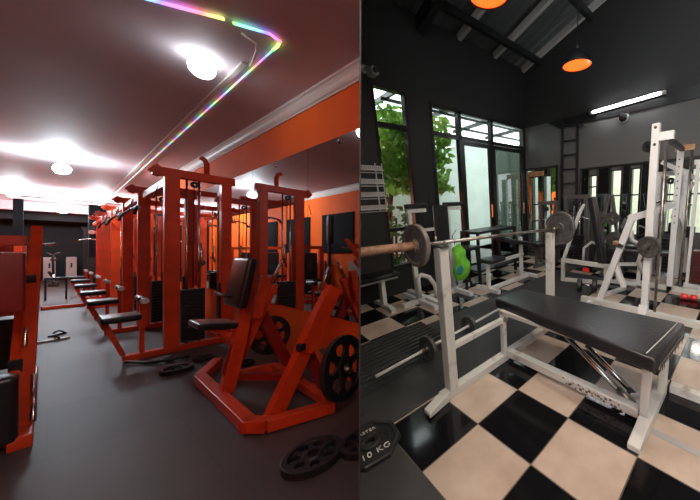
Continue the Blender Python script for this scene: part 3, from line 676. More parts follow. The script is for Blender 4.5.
# ---- the bench press
M['tape'] = M['chrome']
t = thing('bench_press', 'worn white steel bench press with long black vinyl pad in the foreground', 'weight bench', (-1.0, 1.6, 0))
W_ = M['white']; BX = -1.43
UL = obj('upright', G().box(BX - .035, BX + .035, .975, 1.045, 0.05, 1.075), W_, t, bevel=.005)
UR = obj('upright', G().box(BX - .035, BX + .035, 2.29, 2.36, 0.05, 1.015), W_, t, bevel=.005)
for o_u, yy0, zz in ((UL, 1.01, 1.075), (UR, 2.325, 1.015)):
    g = G().box(BX - .05, BX + .05, yy0 - .03, yy0 + .03, zz, zz + .012)
    g.tube([(BX - .045, yy0, zz + .01), (BX - .05, yy0, zz + .07)], .009, 8).tube([(BX + .045, yy0, zz + .01), (BX + .05, yy0, zz + .05)], .009, 8)
    obj('bar_cradle', g, M['steel'], o_u)
obj('base_rail', G().box(BX - .035, BX + .035, .92, 2.52, .0, .062), W_, t, bevel=.005)
obj('foot', G().hexa([(BX + .0, .78, .012), (BX + .075, .775, .012), (BX + .04, .95, .0), (BX - .035, .95, .0), (BX + .0, .78, .04), (BX + .075, .775, .04), (BX + .04, .95, .062), (BX - .035, .95, .062)]), W_, t, bevel=.005)
obj('side_rail', G().box(BX - .02, BX + .02, 1.045, 1.62, .345, .385), W_, t, bevel=.004)
obj('bench_post', G().box(BX - .02, BX + .02, 1.56, 1.60, .06, .445), W_, t, bevel=.004)
obj('long_rail', G().box(BX + .03, -.37, 1.575, 1.635, .035, .095), W_, t, bevel=.005)
obj('pad_rail', G().box(BX - .03, -.32, 1.56, 1.60, .415, .448), W_, t, bevel=.004)
obj('pad_rail', G().box(BX - .03, -.32, 1.90, 1.94, .415, .448), W_, t, bevel=.004)
obj('cross_rail', G().box(BX + .0, BX + .04, 1.60, 1.92, .415, .448).box(-.36, -.32, 1.60, 1.92, .415, .448), W_, t)
obj('leg', G().box(-.365, -.318, 1.575, 1.625, .06, .42), W_, t, bevel=.005)
obj('leg', G().box(-.335, -.288, 1.87, 1.92, .06, .42), W_, t, bevel=.005)
ft = G().hexa([(-.365, 1.37, 0), (-.30, 1.37, 0), (-.295, 1.56, .0), (-.36, 1.56, .0), (-.365, 1.37, .035), (-.30, 1.37, .035), (-.295, 1.56, .085), (-.36, 1.56, .085)]).box(-.36, -.295, 1.56, 1.98, .0, .065)
obj('foot_bar', ft, W_, t, bevel=.005)
for (a, b_) in ((R(566, 336, y=1.66), R(632, 403, y=1.66)), (R(586, 345, y=1.76), R(640, 400, y=1.76))):
    st = obj('strut', G().tube([a, b_], .018, 14), M['chrome'], t)
    A, B = Vector(a), Vector(b_); obj('strut_sleeve', G().tube([A.lerp(B, .82), A.lerp(B, 1.02)], .026, 14), M['steel'], st)
obj('strut_bracket', G().box(-.46, -.37, 1.63, 1.78, .02, .075), M['steel'], t, bevel=.004)
# worn aluminium wrap on the long rail
g = G(); random.seed(3)
for k in range(26):
    x = -.86 + k * .016 + random.uniform(-.006, .006); z = random.uniform(.045, .088); s = random.uniform(.006, .014)
    g.hexa([(x - s, 1.5735, z - s * .8), (x + s, 1.5735, z - s), (x + s, 1.576, z - s), (x - s, 1.576, z - s * .8), (x - s * .6, 1.5735, z + s), (x + s * .9, 1.5735, z + s * .7), (x + s * .9, 1.576, z + s * .7), (x - s * .6, 1.576, z + s)])
obj('worn_patch', g, M['lettering'], t, label='bright worn scraps of tape on the rail')
g = G(); random.seed(8)
for k in range(22):
    x = -.86 + k * .019 + random.uniform(-.006, .006); z = random.uniform(.045, .086); s = random.uniform(.005, .011)
    g.hexa([(x - s, 1.5728, z - s * .8), (x + s, 1.5728, z - s), (x + s, 1.5735, z - s), (x - s, 1.5735, z - s * .8), (x - s * .6, 1.5728, z + s), (x + s * .9, 1.5728, z + s * .7), (x + s * .9, 1.5735, z + s * .7), (x - s * .6, 1.5735, z + s)])
obj('bare_patch', g, M['bark'], t, label='dark spots of bare steel on the rail')
# pad : tapered box with rounded edges, crease piping at the end
b2 = bmesh.new()
co = [(-1.55, 1.61), (-.275, 1.46), (-.235, 2.03), (-1.50, 1.95)]
vs0 = [b2.verts.new((x, y, .435)) for x, y in co]; vs1 = [b2.verts.new((x, y, .52)) for x, y in co]
b2.faces.new(vs0[::-1]); b2.faces.new(vs1)
for i in range(4): b2.faces.new((vs0[i], vs0[(i + 1) % 4], vs1[(i + 1) % 4], vs1[i]))
bmesh.ops.bevel(b2, geom=b2.edges[:], offset=.022, segments=4, profile=.6, affect='EDGES')
for f_ in b2.faces: f_.smooth = True
g = G(); g.bm.free(); g.bm = b2
pad = obj('pad', g, M['vinyl'], t)
obj('piping', G().tube([(-.33, 1.50, .522), (-.30, 1.75, .523), (-.275, 2.0, .521)], .0025, 6).tube([(-.285, 1.482, .515), (-.282, 1.480, .46)], .0025, 6), M['white'], pad)
g = G(); random.seed(5)
for k in range(13):
    x = -.40 + k * .011; h_ = random.uniform(.03, .065)
    g.prism([(x, 1.477 - (x + .275) * .098, .465), (x + .012, 1.476 - (x + .275) * .098, .465), (x + .006, 1.478 - (x + .275) * .098, .455 - h_ * .5)], (0, .003, 0))
for k in range(16):
    y = 1.5 + k * .03; h_ = random.uniform(.02, .08)
    g.prism([(-.262 + (y - 1.5) * .07, y, .47), (-.262 + (y - 1.5) * .07, y + .032, .47), (-.262 + (y - 1.5) * .07, y + .016, .45 - h_ * .5)], (.003, 0, 0))
obj('torn_cover', g, M['vinyl'], pad)

# barbell across the uprights
t = thing('barbell', 'rusty barbell resting across the white uprights, one grey plate at each end', 'barbell', (BX, 1.6, 1.10))
def bz(y): return 1.105 - (y - 1.01) * (.06 / 1.3)
obj('bar', G().tube([(BX, .86, bz(.86)), (BX, 2.62, bz(2.62))], .0125, 12), M['steel'], t)
obj('sleeve', G().lathe([(0, 0), (.021, 0), (.025, .006), (.025, .31), (.034, .312), (.034, .335), (0, .335)], (BX, .50, bz(.50)), (0, 1, -.046), 20), M['rust'], t, smooth=False)
obj('sleeve', G().lathe([(0, 0), (.034, 0), (.034, .02), (.025, .022), (.025, .18), (0, .18)], (BX, 2.47, bz(2.47)), (0, 1, -.046), 20), M['steel'], t)
M['wornplate'] = mat('worn_grey_iron', (0.23, 0.20, 0.18), 0.5, 0.2, noise=.4, nscale=20, bump=.3)
disc_plate('weight_plate', (BX, .835, bz(.835)), (-.06, 1, -.04), .128, .03, 'worn grey plate on the near end of the rusty barbell', mt='wornplate')
M['greyiron'] = mat('grey_cast_iron', (0.11, 0.105, 0.10), 0.5, 0.2, noise=.5, nscale=25, bump=.3)
disc_plate('weight_plate', (BX - .0, 2.515, bz(2.515)), (.05, 1, -.04), .175, .035, 'dark plate on the far end of the rusty barbell', mt='greyiron')
disc_plate('weight_plate', (BX - .0, 2.555, bz(2.555)), (.05, 1, -.04), .14, .03, 'smaller dark plate outside the far plate of the rusty barbell', mt='greyiron')
# barbell on the mat
t = thing('barbell', 'thin steel barbell with two small plates lying on the rubber mats', 'barbell', (-1.9, 1.3, .1))
q0, q1 = V(-1.86, .78, .146), V(-2.0, 2.25, .122)
obj('bar', G().tube([q0 - (q1 - q0) * .08, q1], .012, 10), M['lettering'], t)
d_ = (q1 - q0).normalized()
obj('collar', G().tube([q0.lerp(q1, .19), q0.lerp(q1, .215)], .022, 14), M['steel'], t); obj('collar', G().tube([q0.lerp(q1, .60), q0.lerp(q1, .625)], .022, 14), M['steel'], t)
disc_plate('weight_plate', q0.lerp(q1, .235), d_, .108, .035, 'small rusty plate on the near end of the barbell lying on the mat', mt='greyiron')
disc_plate('weight_plate', q0.lerp(q1, .58), d_, .100, .035, 'small plate on the barbell on the mat, seen behind the white upright', mt='greyiron')

# octagonal 10 kg plate, cut by the picture edge
pc = R(370, 443, z=.03); rot = math.radians(28)
t = thing('weight_plate', 'black octagonal ten kilogram plate with silver lettering lying on the near mat', 'weight plate', (pc.x, pc.y, .012))
u_ = V(math.cos(rot), math.sin(rot), 0)
tx = (R(392, 432, z=.04) - R(362, 449, z=.04)); tx.z = 0; tx.normalize()       # reading direction of the lettering
ty = V(-tx.y, tx.x, 0)
def oc(r, z, off=math.pi / 8, n=8): return [pc + tx * r * math.cos(off + 2 * math.pi * k / n) + ty * r * math.sin(off + 2 * math.pi * k / n) + V(0, 0, z - pc.z) for k in range(n)]
RO = .165
g = G()
def ring_between(a, b):
    n = len(a)
    va = [g.bm.verts.new(p) for p in a]; vb = [g.bm.verts.new(p) for p in b]
    for k in range(n): g.bm.faces.new((va[k], va[(k + 1) % n], vb[(k + 1) % n], vb[k]))
ring_between(oc(RO, .013), oc(RO, .036)); ring_between(oc(RO, .036), oc(RO * .96, .043)); ring_between(oc(RO * .96, .043), oc(RO * .84, .043)); ring_between(oc(RO * .84, .043), oc(RO * .81, .034))
inner = oc(RO * .81, .034); hub = [pc + tx * .055 * math.cos(math.pi / 8 + 2 * math.pi * k / 8) + ty * .055 * math.sin(math.pi / 8 + 2 * math.pi * k / 8) + V(0, 0, .034 - pc.z) for k in range(8)]
ring_between(inner, hub)
g.lathe([(.056, .0), (.056, .010), (.052, .013), (.030, .013), (.026, .008), (.026, -.02), (.05, -.02)], pc + V(0, 0, .034 - pc.z), (0, 0, 1), 32)
obj('plate_body', g, M['iron'], t)
def slot(cx_, cy_, a, b_, r0):
    g = G(); c = pc + tx * cx_ + ty * cy_; c.z = .0345
    ca, sa = math.cos(r0), math.sin(r0); o1 = []
    for k in range(20):
        q = 2 * math.pi * k / 20; X = a * math.cos(q); Y = b_ * math.sin(q); x_ = X * ca - Y * sa; y_ = X * sa + Y * ca
        o1.append((c + tx * x_ + ty * y_, c + tx * x_ * .78 + ty * y_ * .78))
    n = 20
    top = [p[0] + V(0, 0, .006) for p in o1]; inn = [p[1] + V(0, 0, .006) for p in o1]; bot = [p[1] for p in o1]; ob = [p[0] for p in o1]
    for A_, B_ in ((ob, top), (top, inn), (inn, bot)):
        va = [g.bm.verts.new(p) for p in A_]; vb = [g.bm.verts.new(p) for p in B_]
        for k in range(n): g.bm.faces.new((va[k], va[(k + 1) % n], vb[(k + 1) % n], vb[k]))
    obj('grip_rim', g, M['iron'], t)
    g = G(); g.face([p + V(0, 0, .0008) for p in bot]); obj('grip_opening', g, M['black'], t)
slot(.092, .0, .042, .020, math.pi / 2); slot(-.092, .0, .042, .020, math.pi / 2)
def lettering(txt, c, size, parent):
    fc = bpy.data.curves.new('txt', 'FONT'); fc.body = txt; fc.size = size; fc.extrude = .0015; fc.align_x = 'CENTER'; fc.align_y = 'CENTER'; fc.space_character = 1.15
    fo = bpy.data.objects.new('tmp', fc); _link(fo); bpy.context.view_layer.update()
    me = bpy.data.meshes.new_from_object(fo.evaluated_get(bpy.context.evaluated_depsgraph_get())); bpy.data.objects.remove(fo)
    g = G(); g.bm.from_mesh(me)
    for v in g.bm.verts: v.co = c + tx * v.co.x + ty * v.co.y + V(0, 0, v.co.z)
    obj('lettering', g, M['lettering'], parent)
cc = pc.copy(); cc.z = .0365
lettering('10 KG', cc - ty * .085 + tx * .01, .052, t); lettering('MASTER', cc + ty * .087 - tx * .005, .030, t)

# ---- small bench at the left wall
t = thing('flat_bench', 'small black-topped bench on white legs against the dark wall at the left', 'bench', (-3.4, 1.35, 0))
obj('seat_pad', G().rbox((-3.42, 1.22, .45), (.3, .84, .055), .02), M['vinyl'], t)
obj('leg', G().beam((-3.42, 1.45, .04), (-3.42, 1.45, .40), .09, .05), M['clean'], t)
obj('leg', G().beam((-3.42, .95, .04), (-3.42, .95, .40), .09, .05), M['clean'], t)
for y in (1.45, .95):
    obj('foot', G().beams([(-3.68, y, .02), (-3.6, y, .045), (-3.24, y, .045), (-3.16, y, .02)], .06, .045), M['clean'], t, bevel=.004)
obj('under_rail', G().beam((-3.42, .8, .385), (-3.42, 1.66, .385), .08, .03), M['clean'], t)
# white peg rack on the dark wall
t = thing('wall_rack', 'white wire rack with four rows of short pegs on the dark wall beside the window', 'rack', (WW + .02, 1.55, 1.2))
for z in (1.28, 1.455, 1.625, 1.80):
    g = G().box(WW + .002, WW + .06, 1.25, 1.80, z, z + .012).box(WW + .002, WW + .012, 1.25, 1.80, z - .03, z - .02)
    for k in range(19): g.box(WW + .012, WW + .05, 1.27 + k * .028, 1.283 + k * .028, z + .012, z + .065)
    obj('peg_row', g, M['bright'], t)
obj('rack_side', G().box(WW + .002, WW + .02, 1.70, 1.712, 1.25, 1.9).box(WW + .002, WW + .02, 1.79, 1.80, 1.25, 1.9), M['clean'], t)
# wall fan / speaker at top left
t = thing('security_camera', 'small grey camera fixed high on the dark wall above the left window', 'camera', (WW, 1.72, 3.0))
obj('bracket', G().tube([(WW, 1.72, 3.05), (WW + .1, 1.72, 3.05), (WW + .14, 1.74, 3.0)], .015, 8).lathe([(0, 0), (.05, 0), (.05, .015), (0, .015)], (WW, 1.72, 3.05), (1, 0, 0), 16), M['zinc'], t)
obj('camera_body', G().rbox((WW + .18, 1.74, 2.97), (.16, .09, .09), .02), M['zinc'], t)
obj('lens', G().lathe([(0, .03), (.03, .03), (.035, 0), (0, 0)], (WW + .26, 1.74, 2.97), (1, 0, -.2), 16), M['black'], t)

# ---- knee raise stand (white, with black arm pads and back pad)
X0 = -3.25
t = thing('dip_stand', 'white knee-raise stand with black arm pads and tall black back pad, before the pier', 'exercise machine', (X0, 2.2, 0))
for y in (1.84, 2.45):
    obj('upright', G().beams([(X0 + .05, y, .03), (X0 + .0, y, .75), (X0 + .0, y, 1.24)], .055), M['clean'], t, bevel=.004)
    obj('arm_beam', G().beam((X0 - .03, y, 1.25), (X0 + .03, y + .24, 1.25), .05), M['clean'], t, bevel=.004)
    obj('arm_pad', G().rbox((X0 + .0, y + .12, 1.31), (.10, .32, .06), .02), M['vinyl'], t)
    obj('hand_grip', G().tube([(X0 + .02, y + .30, 1.24), (X0 + .03, y + .31, 1.46)], .014, 10), M['black'], t)
obj('cross_bar', G().beam((X0, 1.84, .98), (X0, 2.45, .98), .04), M['clean'], t)
obj('back_pad', G().rbox((X0 + .06, 2.30, 1.06), (.07, .22, .50), .02), M['vinyl'], t)
obj('base_rail', G().beam((X0 + .05, 1.60, .03), (X0 + .05, 2.75, .03), .06), M['clean'], t, bevel=.004)
for y in (1.84, 2.45): obj('foot', G().beam((X0 - .35, y, .03), (X0 + .45, y, .03), .06), M['clean'], t, bevel=.004)
g = G().tube([R(420, 297, x=-3.12), R(418, 278, x=-3.12), R(421, 275, x=-3.12), R(429, 277, x=-3.12), R(435, 285, x=-3.12), R(438, 301, x=-3.12)], .030, 10)
obj('step_loop', g, M['clean'], t)
obj('front_rail', G().beam(R(409, 291, z=.035), R(441, 304, z=.035), .07, .06), M['clean'], t, bevel=.004)
# green bag
t = thing('sports_bag', 'lime green drawstring bag with dark teal patch hanging behind the white upright', 'bag', R(460, 262, x=-2.95))
pts = [(453, 248), (459, 243), (464, 249), (464, 256), (469, 262), (469, 272), (465, 279), (457, 281), (454, 275), (456, 262)]
g = G()
ring0 = [R(u, v, x=-2.98) for u, v in pts]; c0 = sum(ring0, Vector()) / len(ring0)
rings = [[c0 + (p - c0) * s + V(dx, 0, 0) for p in ring0] for s, dx in ((.55, -.07), (.9, -.045), (1, 0), (.9, .045), (.55, .07))]
vr = [[g.bm.verts.new(p) for p in r] for r in rings]
for a_, b_ in zip(vr, vr[1:]):
    for k in range(len(a_)):
        f_ = g.bm.faces.new((a_[k], a_[(k + 1) % len(a_)], b_[(k + 1) % len(a_)], b_[k])); f_.smooth = True
g.bm.faces.new(vr[0][::-1]); g.bm.faces.new(vr[-1])
obj('bag_body', g, M['lime'], t)
pcn = R(460, 270, x=-2.905)
obj('bag_patch', G().lathe([(0, .012), (.05, .012), (.07, .0), (0, 0)], pcn, (1, 0, 0), 20), M['teal'], t)
obj('bag_string', G().tube([R(455, 245, x=-2.98), R(452, 236, x=-3.0), R(456, 230, x=-3.1)], .006, 6), M['black'], t)

# ---- black padded bench behind the bar
t = thing('incline_bench', 'white framed bench with small black inclined pad before the glass doors', 'weight bench', (-2.9, 3.1, 0))
def pl(x, pts): return [R(u, v, x=x) for u, v in pts]
obj('frame', G().beams([(-2.75, 2.75, .03), (-2.75, 3.75, .03)], .055).beam((-2.75, 2.75, .03), (-2.75, 2.75, .42), .05).beam((-2.75, 3.55, .03), (-2.75, 3.55, .72), .05).beam((-2.75, 2.75, .42), (-2.75, 3.6, .42), .05), M['clean'], t, bevel=.004)
for y in (2.75, 3.75): obj('foot', G().beam((-3.0, y, .03), (-2.54, y, .03), .055), M['clean'], t)
obj('seat_pad', G().rbox((-2.75, 2.85, .47), (.26, .34, .06), .02), M['vinyl'], t)
obj('back_pad', G().rbox((-2.75, 3.42, .66), (.26, .85, .06), .02, Matrix.Rotation(math.radians(-14), 3, 'X')), M['vinyl'], t)
t = thing('stool', 'dark stool standing behind the lime green bag', 'stool', (-3.15, 3.05, 0))
obj('seat', G().rbox((-3.2, 2.74, .62), (.3, .34, .05), .02), M['vinyl'], t)
for dx in (-.1, .1):
    for dy in (-.12, .12): obj('leg', G().beam((-3.2 + dx * 1.3, 2.74 + dy * 1.2, 0), (-3.2 + dx, 2.74 + dy, .6), .03), M['black'], t)
t = thing('low_table', 'low black steel table frame before the glass doors', 'table', (-3.45, 3.6, 0))
for x in (-3.6, -3.2):
    for y in (3.0, 3.95): obj('leg', G().beam((x, y, 0), (x, y, .80), .04), M['black'], t)
obj('top_frame', G().box(-3.62, -3.18, 2.98, 3.97, .80, .84), M['black'], t)
obj('lower_shelf', G().box(-3.6, -3.2, 3.0, 3.95, .15, .18), M['black'], t)

# ---- incline bench with black back pad, behind the black pad of the bench press
t = thing('incline_press', 'grey steel incline bench with tall narrow black backrest, middle of the room', 'weight bench', (-1.6, 4.0, 0))
def at(u, v, y): return R(u, v, y=y)
q = at(599, 230, 3.75)
a_, b_ = at(592, 197, 3.75), at(603, 262, 3.75)
d_ = (b_ - a_); ln = d_.length; mid = (a_ + b_) / 2
rt = d_.normalized().to_track_quat('Z', 'Y').to_matrix()
obj('backrest', G().rbox(mid, (.15, .085, ln), .02, rt), M['vinyl'], t)
obj('backrest_bar', G().beam(a_ + V(-.04, .03, 0), b_ + V(-.04, .03, 0), .03), M['clean'], t)
obj('seat_rail', G().beam(at(563, 260, 3.75), at(612, 267, 3.75), .06).beam(at(563, 258, 3.75), at(563, 280, 3.75), .05).beam(at(606, 264, 3.75), at(606, 286, 3.75), .05), W_, t, bevel=.004)
obj('frame_post', G().beam(at(564, 258, 3.9), at(580, 212, 3.9), .045).beam(at(580, 212, 3.9), at(584, 205, 4.3), .04), M['clean'], t)
obj('floor_rail', G().beam(R(561, 279, z=.044), R(608, 283, z=.044), .06, .05), W_, t)
obj('curved_rail', G().tube([at(583, 262, 3.9), at(584, 248, 3.9), at(592, 242, 3.9), at(600, 246, 3.9)], .02, 10), M['clean'], t)
obj('catch', G().rbox(at(586, 270, 3.72), (.09, .05, .06), .015), M['redthing'], t, label='small orange-red clamp')

# ---- dumbbell on the mat
def dumbbell(c, dr, r, ln_, label, mt='iron', mat_bar='chrome'):
    c = Vector(c); dr = Vector(dr).normalized(); t = thing('dumbbell', label, 'dumbbell', c)
    for s in (-1, 1):
        obj('dumbbell_head', G().lathe([(0, -.035), (r * .8, -.035), (r, -.022), (r, .022), (r * .8, .035), (0, .035)], c + dr * s * (ln_ / 2), dr, 24), M[mt], t)
    obj('handle', G().tube([c - dr * (ln_ / 2), c + dr * (ln_ / 2)], .016, 12), M[mat_bar], t)
c = R(587, 285, z=.112); dumbbell(c, (.9, .35, 0), .095, .20, 'black dumbbell with bright handle standing on the rubber mat behind the bench')
c = R(689, 297, z=.038); dumbbell(c, (1, .2, 0), .038, .10, 'small bright red dumbbell on the tiles inside the white rack', 'redthing', 'redthing')
c = R(668, 300, z=.0)

# ---- smith machine / half rack on the right
t = thing('smith_machine', 'tall worn white guided-bar rack at the right with weight horns and bent arm', 'exercise machine', (-.65, 3.7, 0))
Y1, Y2 = 3.22, 4.30
x1 = -.76; x2 = -.72
U1 = obj('upright', G().box(x1 - .035, x1 + .035, Y1 - .035, Y1 + .035, .0, 2.03), M['clean'], t, bevel=.005)
U2 = obj('upright', G().box(x2 - .035, x2 + .035, Y2 - .035, Y2 + .035, .0, 1.90), M['clean'], t, bevel=.005)
obj('bolt_hole', G().lathe([(0, .002), (.014, .002), (.014, 0), (0, 0)], (x1, Y1 - .035, 1.99), (0, -1, 0), 14).lathe([(0, .002), (.014, .002), (.014, 0), (0, 0)], (x1, Y1 - .035, 1.83), (0, -1, 0), 14), M['black'], U1)
g = G()
for k in range(10): g.lathe([(0, .002), (.009, .002), (.009, 0), (0, 0)], (x2 - .0, Y2 - .035, .95 + k * .09), (0, -1, 0), 12)
obj('bolt_hole', g, M['black'], U2)
obj('head_beam', G().box(x1 + .035, x1 + .16, Y1 - .03, Y1 + .03, 1.86, 1.94), M['clean'], t, bevel=.004)
obj('head_beam', G().box(x2 - .06, x2 + .15, Y2 - .03, Y2 + .03, 1.86, 1.93), M['wood'], t, bevel=.004, label='bare wooden-coloured end beam')
obj('top_rail', G().beam((x1 + .13, Y1, 1.85), (x2 + .02, Y2, 1.88), .045), M['black'], t)
obj('guide_rod', G().tube([(x1 + .10, Y1 + .0, .05), (x1 + .10, Y1, 1.86)], .015, 12), M['steel'], t)
obj('guide_rod', G().tube([(x2 + .12, Y2 + .0, .05), (x2 + .12, Y2, 1.87)], .015, 12), M['steel'], t)
obj('base_rail', G().box(-1.505, -.15, Y1 - .035, Y1 + .035, .0, .07), W_, t, bevel=.005)
obj('base_rail', G().box(-1.2, .6, Y2 - .035, Y2 + .035, .0, .07), W_, t, bevel=.005)
obj('base_rail', G().box(-.2, -.13, Y1 + .035, Y2 - .035, .0, .07), W_, t, bevel=.005)
obj('foot_tab', G().hexa([(x1 - .05, Y1 - .10, 0), (x1 + .04, Y1 - .10, 0), (x1 + .04, Y1 - .035, 0), (x1 - .05, Y1 - .035, 0), (x1 - .05, Y1 - .10, .02), (x1 + .04, Y1 - .10, .02), (x1 + .04, Y1 - .035, .13), (x1 - .05, Y1 - .035, .13)]), M['clean'], t)
obj('pulley', G().lathe([(.055, -.02), (.045, 0), (.055, .02), (.015, .02), (.015, -.02)], (x1 - .08, Y1 + .06, 1.83), (.3, 1, 0), 26, True), M['iron'], t)
obj('weight_horn', G().tube([(x1, Y1 - .035, .80), (x1, Y1 - .16, .80)], .022, 12), M['steel'], t)
# bent arm assembly
A = [at(600, 299, 3.35), at(621, 246, 3.35), at(632, 218, 3.35), at(655, 211, 3.3)]
obj('bent_arm', G().beams(A, .075, .06, up=(0, 1, 0)), M['clean'], t, bevel=.005)
obj('arm_beam', G().beam(at(655, 211, 3.35), at(674, 204, 3.9), .06), M['clean'], t, bevel=.004)
obj('arm_brace', G().beam(at(615, 262, 3.4), at(624, 287, 3.4), .055).beam(R(600, 296, z=.03), R(625, 288, z=.03), .05), M['clean'], t, bevel=.004)
obj('arm_foot', G().beam(at(600, 299, 3.35), R(588, 303, z=.02), .05, .04), M['clean'], t)
obj('rubber_bumper', G().rbox(at(616, 243, 3.33), (.07, .06, .05), .012), M['rust'], t)
obj('knee_rail', G().tube([R(650, 282, z=.03), at(638, 262, 4.1), at(648, 236, 4.1), at(648, 216, 4.1)], .03, 10), M['clean'], t)
disc_plate('weight_plate', (x1 + .02, Y1 - .08, .80), (.15, 1, .05), .115, .05, 'round dark plate hung on the front of the tall white rack', mt='greyiron')
# seat behind
t = thing('leg_machine', 'low black padded seat machine behind the bent white arm', 'exercise machine', (-1.3, 4.4, 0))
obj('seat_pad', G().rbox(at(630, 252, 4.3), (.62, .26, .09), .03), M['vinyl'], t)
obj('seat_pad', G().rbox(at(634, 247, 4.45), (.42, .2, .05), .02), M['vinyl'], t)
obj('frame', G().beam(at(612, 264, 4.3), at(642, 264, 4.3), .05).beam(at(618, 262, 4.3), R(618, 280, z=.02), .05).beam(at(640, 262, 4.3), R(638, 284, z=.02), .05), M['clean'], t)
obj('curved_guard', G().tube([at(631, 231, 4.5), at(632, 240, 4.5), at(640, 245, 4.5), at(650, 243, 4.5)], .035, 10), M['clean'], t)
obj('foot_rail', G().beam(R(604, 280, z=.04), R(636, 284, z=.04), .05), M['clean'], t)

# ---- machines along the back wall
def back_rack(x, y, w_, h_, label, mt='clean', stack=True, name='weight_machine'):
    t = thing(name, label, 'exercise machine', (x, y, 0))
    for dx in (-w_ / 2, w_ / 2): obj('upright', G().box(x + dx - .03, x + dx + .03, y - .03, y + .03, 0, h_), M[mt], t)
    obj('top_beam', G().box(x - w_ / 2 - .05, x + w_ / 2 + .05, y - .03, y + .03, h_, h_ + .07), M[mt], t)
    obj('base_rail', G().box(x - w_ / 2 - .03, x + w_ / 2 + .03, y - .04, y + .04, 0, .06).box(x - .03, x + .03, y - .5, y - .04, 0, .06), M[mt], t)
    obj('guide_rod', G().tube([(x - .06, y, .06), (x - .06, y, h_)], .01, 8).tube([(x + .06, y, .06), (x + .06, y, h_)], .01, 8), M['chrome'], t)
    if stack:
        for k in range(10): obj('stack_plate', G().box(x - .12, x + .12, y - .06, y + .06, .08 + k * .055, .13 + k * .055), M['iron'], t)
    obj('pulley', G().lathe([(.05, -.015), (.04, 0), (.05, .015), (.01, .015), (.01, -.015)], (x, y - .06, h_ - .08), (0, 1, 0), 20, True), M['black'], t)
    obj('cable', G().tube([(x, y - .06, h_ - .1), (x, y - .06, .7)], .005, 6), M['black'], t)
    obj('seat', G().rbox((x, y - .42, .46), (.28, .28, .06), .02), M['vinyl'], t)
    obj('seat_post', G().beam((x, y - .42, .06), (x, y - .42, .43), .05), M[mt], t)
    obj('hand_bar', G().tube([(x - .3, y - .12, h_ * .72), (x - .1, y - .1, h_ * .76), (x + .1, y - .1, h_ * .76), (x + .3, y - .12, h_ * .72)], .014, 8), M['chrome'], t)
    return t
back_rack(-2.35, 4.75, .42, 1.30, 'grey cable machine with plate stack against the mirrors beside the ladder', 'dimsteel')
back_rack(-.93, 5.03, .34, 1.6, 'white cable machine against the mirrors right of the tall rack', 'clean')
back_rack(-2.95, 4.72, .34, 1.2, 'small grey weight machine in the corner by the open glass door', 'dimsteel', False)
# dark plate tree
t = thing('plate_tree', 'grey steel A-shaped plate tree in front of the mirrors', 'plate rack', (-1.75, 4.75, 0))
g = G().beam((-2.0, 4.75, .0), (-1.78, 4.75, 1.35), .05).beam((-1.5, 4.75, 0), (-1.72, 4.75, 1.35), .05).beam((-1.9, 4.75, .5), (-1.6, 4.75, .5), .05).beam((-1.75, 4.45, .03), (-1.75, 5.0, .03), .05).beam((-2.0, 4.75, .03), (-1.5, 4.75, .03), .05)
obj('frame', g, M['dimsteel'], t)
for (x, z) in ((-1.9, .6), (-1.62, .6), (-1.85, .95), (-1.66, .95)):
    obj('weight_horn', G().tube([(x, 4.75, z), (x, 4.55, z + .02)], .018, 10), M['steel'], t)
pn = ('lower left', 'lower right', 'upper left', 'upper right')
for i, (x, z) in enumerate(((-1.9, .6), (-1.62, .6), (-1.85, .95), (-1.66, .95))):
    disc_plate('weight_plate', (x, 4.64, z + .01), (0, 1, -.1), .13 - .02 * (i > 1), .04, 'dark plate on the %s horn of the A-shaped plate tree' % pn[i], mt='greyiron', group='plates on the plate tree')
# right edge machine with dark red stack
t = thing('weight_machine', 'white machine at the right edge with short dark red weight stack', 'exercise machine', (-.25, 4.1, 0))
a1 = R(690, 262, z=0); 
xs = -.33; ys = 4.62
xs_, ys_ = -.42, 4.62
M['maroon'] = mat('maroon_stack', (0.07, 0.012, 0.012), .45)
for k in range(9): obj('stack_plate', G().box(-.52, -.30, 4.52, 4.68, .10 + k * .05, .145 + k * .05), M['maroon'], t)
obj('upright', G().box(-.58, -.54, 4.58, 4.62, 0, 1.7), M['clean'], t); obj('upright', G().box(-.27, -.23, 4.58, 4.62, 0, 1.7), M['clean'], t)
obj('top_beam', G().box(-.6, .3, 4.57, 4.63, 1.7, 1.76), M['clean'], t)
obj('base_rail', G().box(-.6, .4, 4.57, 4.63, 0, .06), M['clean'], t)
obj('stay', G().beam((-.25, 4.6, 1.7), (.1, 4.2, .9), .05).beam((.1, 4.2, .9), (.1, 4.2, 0), .05), M['clean'], t)
obj('arm_pad', G().rbox((-.05, 4.2, 1.15), (.12, .12, .5), .03), M['vinyl'], t)
t = thing('pec_machine', 'bright white press machine with curved arms at the right edge behind the tall rack', 'exercise machine', (-.5, 4.9, 0))
obj('upright', G().beam(at(686, 176, 4.8), at(684.5, 272, 4.8), .055), M['clean'], t)
obj('top_beam', G().beam(at(662, 162, 4.8), at(700, 180, 4.8), .06), M['clean'], t)
obj('press_arm', G().tube([at(693, 182, 4.8), at(684, 196, 4.8), at(680, 214, 4.8), at(684, 226, 4.8)], .035, 10), M['clean'], t)
obj('press_arm', G().tube([at(676, 180, 4.8), at(677, 200, 4.8), at(673, 218, 4.8)], .028, 10), M['clean'], t)
obj('pad', G().rbox(at(673, 228, 4.75), (.12, .1, .16), .02), M['vinyl'], t)
obj('pad', G().rbox(at(690, 232, 4.75), (.12, .1, .16), .02), M['vinyl'], t)
